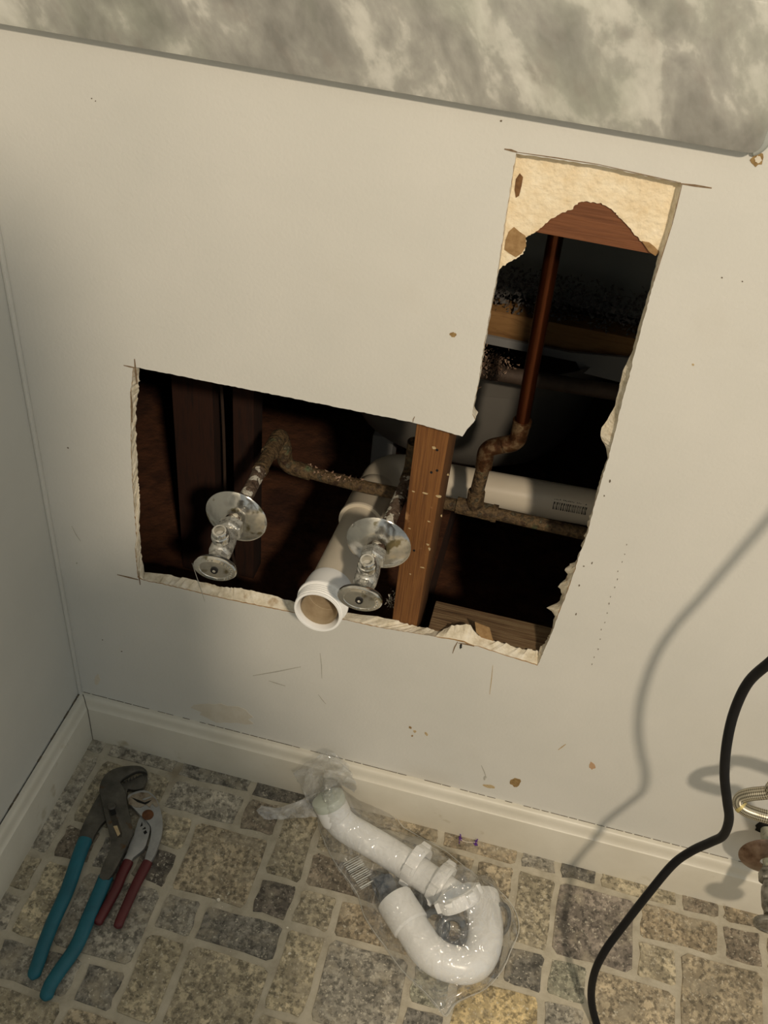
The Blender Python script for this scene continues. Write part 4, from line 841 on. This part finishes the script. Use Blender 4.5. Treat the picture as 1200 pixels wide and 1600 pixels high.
# twisted neck: a fan of film up against the baseboard and a wing over the tiles
def strip(rows, nu=14, amp=0.004, seed=0):
    bm = B(); rows = [spline(r, 4) for r in rows]; m_ = min(len(r) for r in rows); g = []
    for a, r in enumerate(rows): g.append(r[:m_])
    V2 = []
    for k in range((len(g)-1)*5 + 1):
        a = min(k//5, len(g)-2); t = k/5 - a; row = []
        for i in range(m_):
            p = g[a][i].lerp(g[a+1][i], t); f = mn.noise(V((i*0.55, k*0.4, seed)))*amp*2
            row.append(bm.verts.new(p + V((f*.3, -abs(f)*.8, abs(f)*.7))))
        V2.append(row)
    for a, b in zip(V2[:-1], V2[1:]):
        for i in range(m_-1): bm.faces.new((a[i], a[i+1], b[i+1], b[i]))
    return bm
nk = [[Wz(496,1268,.008), Wz(504,1240,.050), Wz(528,1226,.058), Wz(556,1238,.040)],
      [Wz(480,1252,.018), Wy(496,1216,-.020), Wy(522,1204,-.020), Wy(556,1222,-.020)],
      [Wy(468,1224,-.022), Wy(492,1194,-.019), Wy(520,1186,-.018), Wy(550,1206,-.018)],
      [Wy(458,1208,-.030), Wy(490,1184,-.022), Wy(516,1174,-.019), Wy(546,1196,-.020)]]
bm = strip(nk, amp=0.006, seed=2); part('bag_neck', bm, film_hazy, bag, angle=2.0)
wg = [[Wz(500,1236,.048), Wz(494,1250,.030), Wz(497,1276,.006)], [Wz(470,1250,.030), Wz(468,1262,.022), Wz(474,1276,.006)], [Wz(436,1262,.022), Wz(436,1270,.014), Wz(440,1280,.005)], [Wz(408,1258,.014), Wz(402,1268,.010), Wz(412,1279,.005)]]
bm = strip(wg, amp=0.004, seed=5); part('bag_wing', bm, film_hazy, bag, angle=2.0)
# printed label on the film
bm = B(); o_ = Wz(536, 1350, 0.024); ux = (Wz(560, 1337, 0.026) - o_); uy = (Wz(566, 1392, 0.026) - o_)
for k in range(15):
    t0 = k/15; ww = ri.choice((.25, .45, .6))/15; L_ = 1.0 if k < 11 else ri.uniform(.55, .9)
    ps = [o_ + uy*t0, o_ + uy*t0 + ux*L_, o_ + uy*(t0 + ww) + ux*L_, o_ + uy*(t0 + ww)]; bm.faces.new([bm.verts.new(p) for p in ps])
part('barcode_print', bm, pale_print, bag, smooth=False, label='pale printed barcode on the film')

# ================================================================== scraps
a, b = Wz(719, 1311, 0.004), Wz(745, 1316, 0.004)
th = root('thread_scrap', a, 'white thread with two purple tufts lying by the baseboard', 'thread')
bm = B(); tube(bm, spline([a, a.lerp(b, .4) + V((0, -.002, -.001)), b], 4), 0.0005, seg=6); part('thread', bm, white_thread, th)
for p in (a, b):
    bm = B()
    for k in range(12):
        q = p + V((ri.gauss(0, .0012), ri.uniform(-.006, .006), ri.uniform(-.001, .001))); tube(bm, [q, q + V((ri.gauss(0, .0015), ri.uniform(-.005, .005), ri.uniform(0, .002)))], 0.0007, seg=5)
    part('tuft', bm, purple, th)
bm = B()
spots = [(341,1406,3.5),(449,1450,2),(452,1490,2.5),(151,1154,2.5),(600,1407,2),(505,1330,1.2),(905,1472,1.5)] + [(ri.uniform(60, 900), ri.uniform(1240, 1590), ri.uniform(.5, 1.1)) for k in range(60)]
for px, py, s in spots:
    p = Wz(px, py, 0.0012)
    if p.y > -0.02 or p.x < 0.022: continue
    s *= 0.0008; vs = [bm.verts.new(p + V((math.cos(t)*s*ri.uniform(.6, 1.2), math.sin(t)*s*ri.uniform(.6, 1.2), ri.uniform(.0002, .0009)))) for t in [k*math.pi/3 for k in range(6)]]; bm.faces.new(vs)
solo('plaster_crumbs', bm, debris_m, (0.4, -0.2, 0), 'scattered white plaster crumbs on the stone tiles', 'debris', kind='stuff', smooth=False)
bm = B()
for k in range(60):
    p = Wy(612, 938, 0.05) + V((ri.gauss(0, .003), ri.gauss(0, .004), ri.gauss(0, .007))); s = .002
    bm.faces.new([bm.verts.new(p + V((ri.uniform(-s, s), ri.uniform(-s, s), ri.uniform(-s, s)))) for q in range(3)])
solo('paper_shred', bm, debris_m, Wy(612, 938, 0.05), 'white paper shred hanging at the foot of the wall stud', 'debris', kind='stuff', smooth=False)

# ================================================================== the photographer, standing behind the camera (casts the soft shadow at lower left)
def figure():
    J = dict(pelvis=(.68,-1.36,.90), waist=(.67,-1.31,1.04), chest=(.67,-1.20,1.24), neck=(.66,-1.13,1.39), chin=(.645,-1.09,1.44), head=(.635,-1.085,1.51), crown=(.635,-1.10,1.60),
             shr=(.825,-1.15,1.36), elr=(.745,-1.09,1.12), wrr=(.70,-.95,1.13), shl=(.53,-1.19,1.34), ell=(.47,-1.17,1.07), wrl=(.44,-1.20,.84), hpr=(.78,-1.36,.86), knr=(.80,-1.32,.48), anr=(.79,-1.36,.09), tor=(.80,-1.22,.035),
             hpl=(.59,-1.36,.86), knl=(.57,-1.32,.48), anl=(.57,-1.36,.09), tol=(.56,-1.22,.035), pmr=(.66,-.90,1.17), pml=(.44,-1.18,.77))
    Rr = dict(pelvis=.15, waist=.135, chest=.155, neck=.06, chin=.075, head=.098, crown=.07, shr=.07, elr=.048, wrr=.032, shl=.07, ell=.048, wrl=.032, hpr=.095, knr=.062, anr=.045, tor=.04, hpl=.095, knl=.062, anl=.045, tol=.04, pmr=.030, pml=.030)
    E = ['pelvis waist', 'waist chest', 'chest neck', 'neck chin', 'chin head', 'head crown', 'chest shr', 'shr elr', 'elr wrr', 'wrr pmr', 'chest shl', 'shl ell', 'ell wrl', 'wrl pml', 'pelvis hpr', 'hpr knr', 'knr anr', 'anr tor', 'pelvis hpl', 'hpl knl', 'knl anl', 'anl tol']
    for side, pm, d in (('r', V(J['pmr']), V((-.55, .72, .3)).normalized()), ('l', V(J['pml']), V((0, .2, -1)).normalized())):
        sd = V((.6, .5, -.1)).normalized() if side == 'r' else V((0, 1, .2)).normalized()
        for k, (o, ln) in enumerate(((-.026, .055), (-.009, .068), (.009, .064), (.026, .050))):
            a, b = 'f%s%da' % (side, k), 'f%s%db' % (side, k); J[a] = pm + sd*o + d*.040; J[b] = pm + sd*o + d*(.040 + ln); Rr[a] = .0095; Rr[b] = .008; E += ['pm%s %s' % (side, a), '%s %s' % (a, b)]
        J['t' + side] = pm + sd*-.05 + d*.035; Rr['t' + side] = .010; E.append('pm%s t%s' % (side, side))
    names = list(J); me = bpy.data.meshes.new('person')
    me.from_pydata([V(J[k]) - V((.68, -1.34, 0)) for k in names], [[names.index(x) for x in e.split()] for e in E], [])
    o = bpy.data.objects.new('person', me); C.objects.link(o); o.location = (.68, -1.34, 0)
    o.modifiers.new('skin', 'SKIN')
    if not me.skin_vertices:
        bpy.context.view_layer.objects.active = o; o.select_set(True); bpy.ops.mesh.customdata_skin_add()
    for k, v in zip(names, me.skin_vertices[0].data): v.radius = (Rr[k], Rr[k])
    me.skin_vertices[0].data[names.index('pelvis')].use_root = True
    sd_ = o.modifiers.new('sub', 'SUBSURF'); sd_.levels = 1; sd_.render_levels = 1
    me.materials.append(M('dark_clothes', [(0.3, '2c3038'), (0.7, '383d47')], scale=20, rough=0.9))
    o['label'] = 'person in dark clothes standing behind the camera position with one arm raised'; o['category'] = 'person'
    return o
figure()
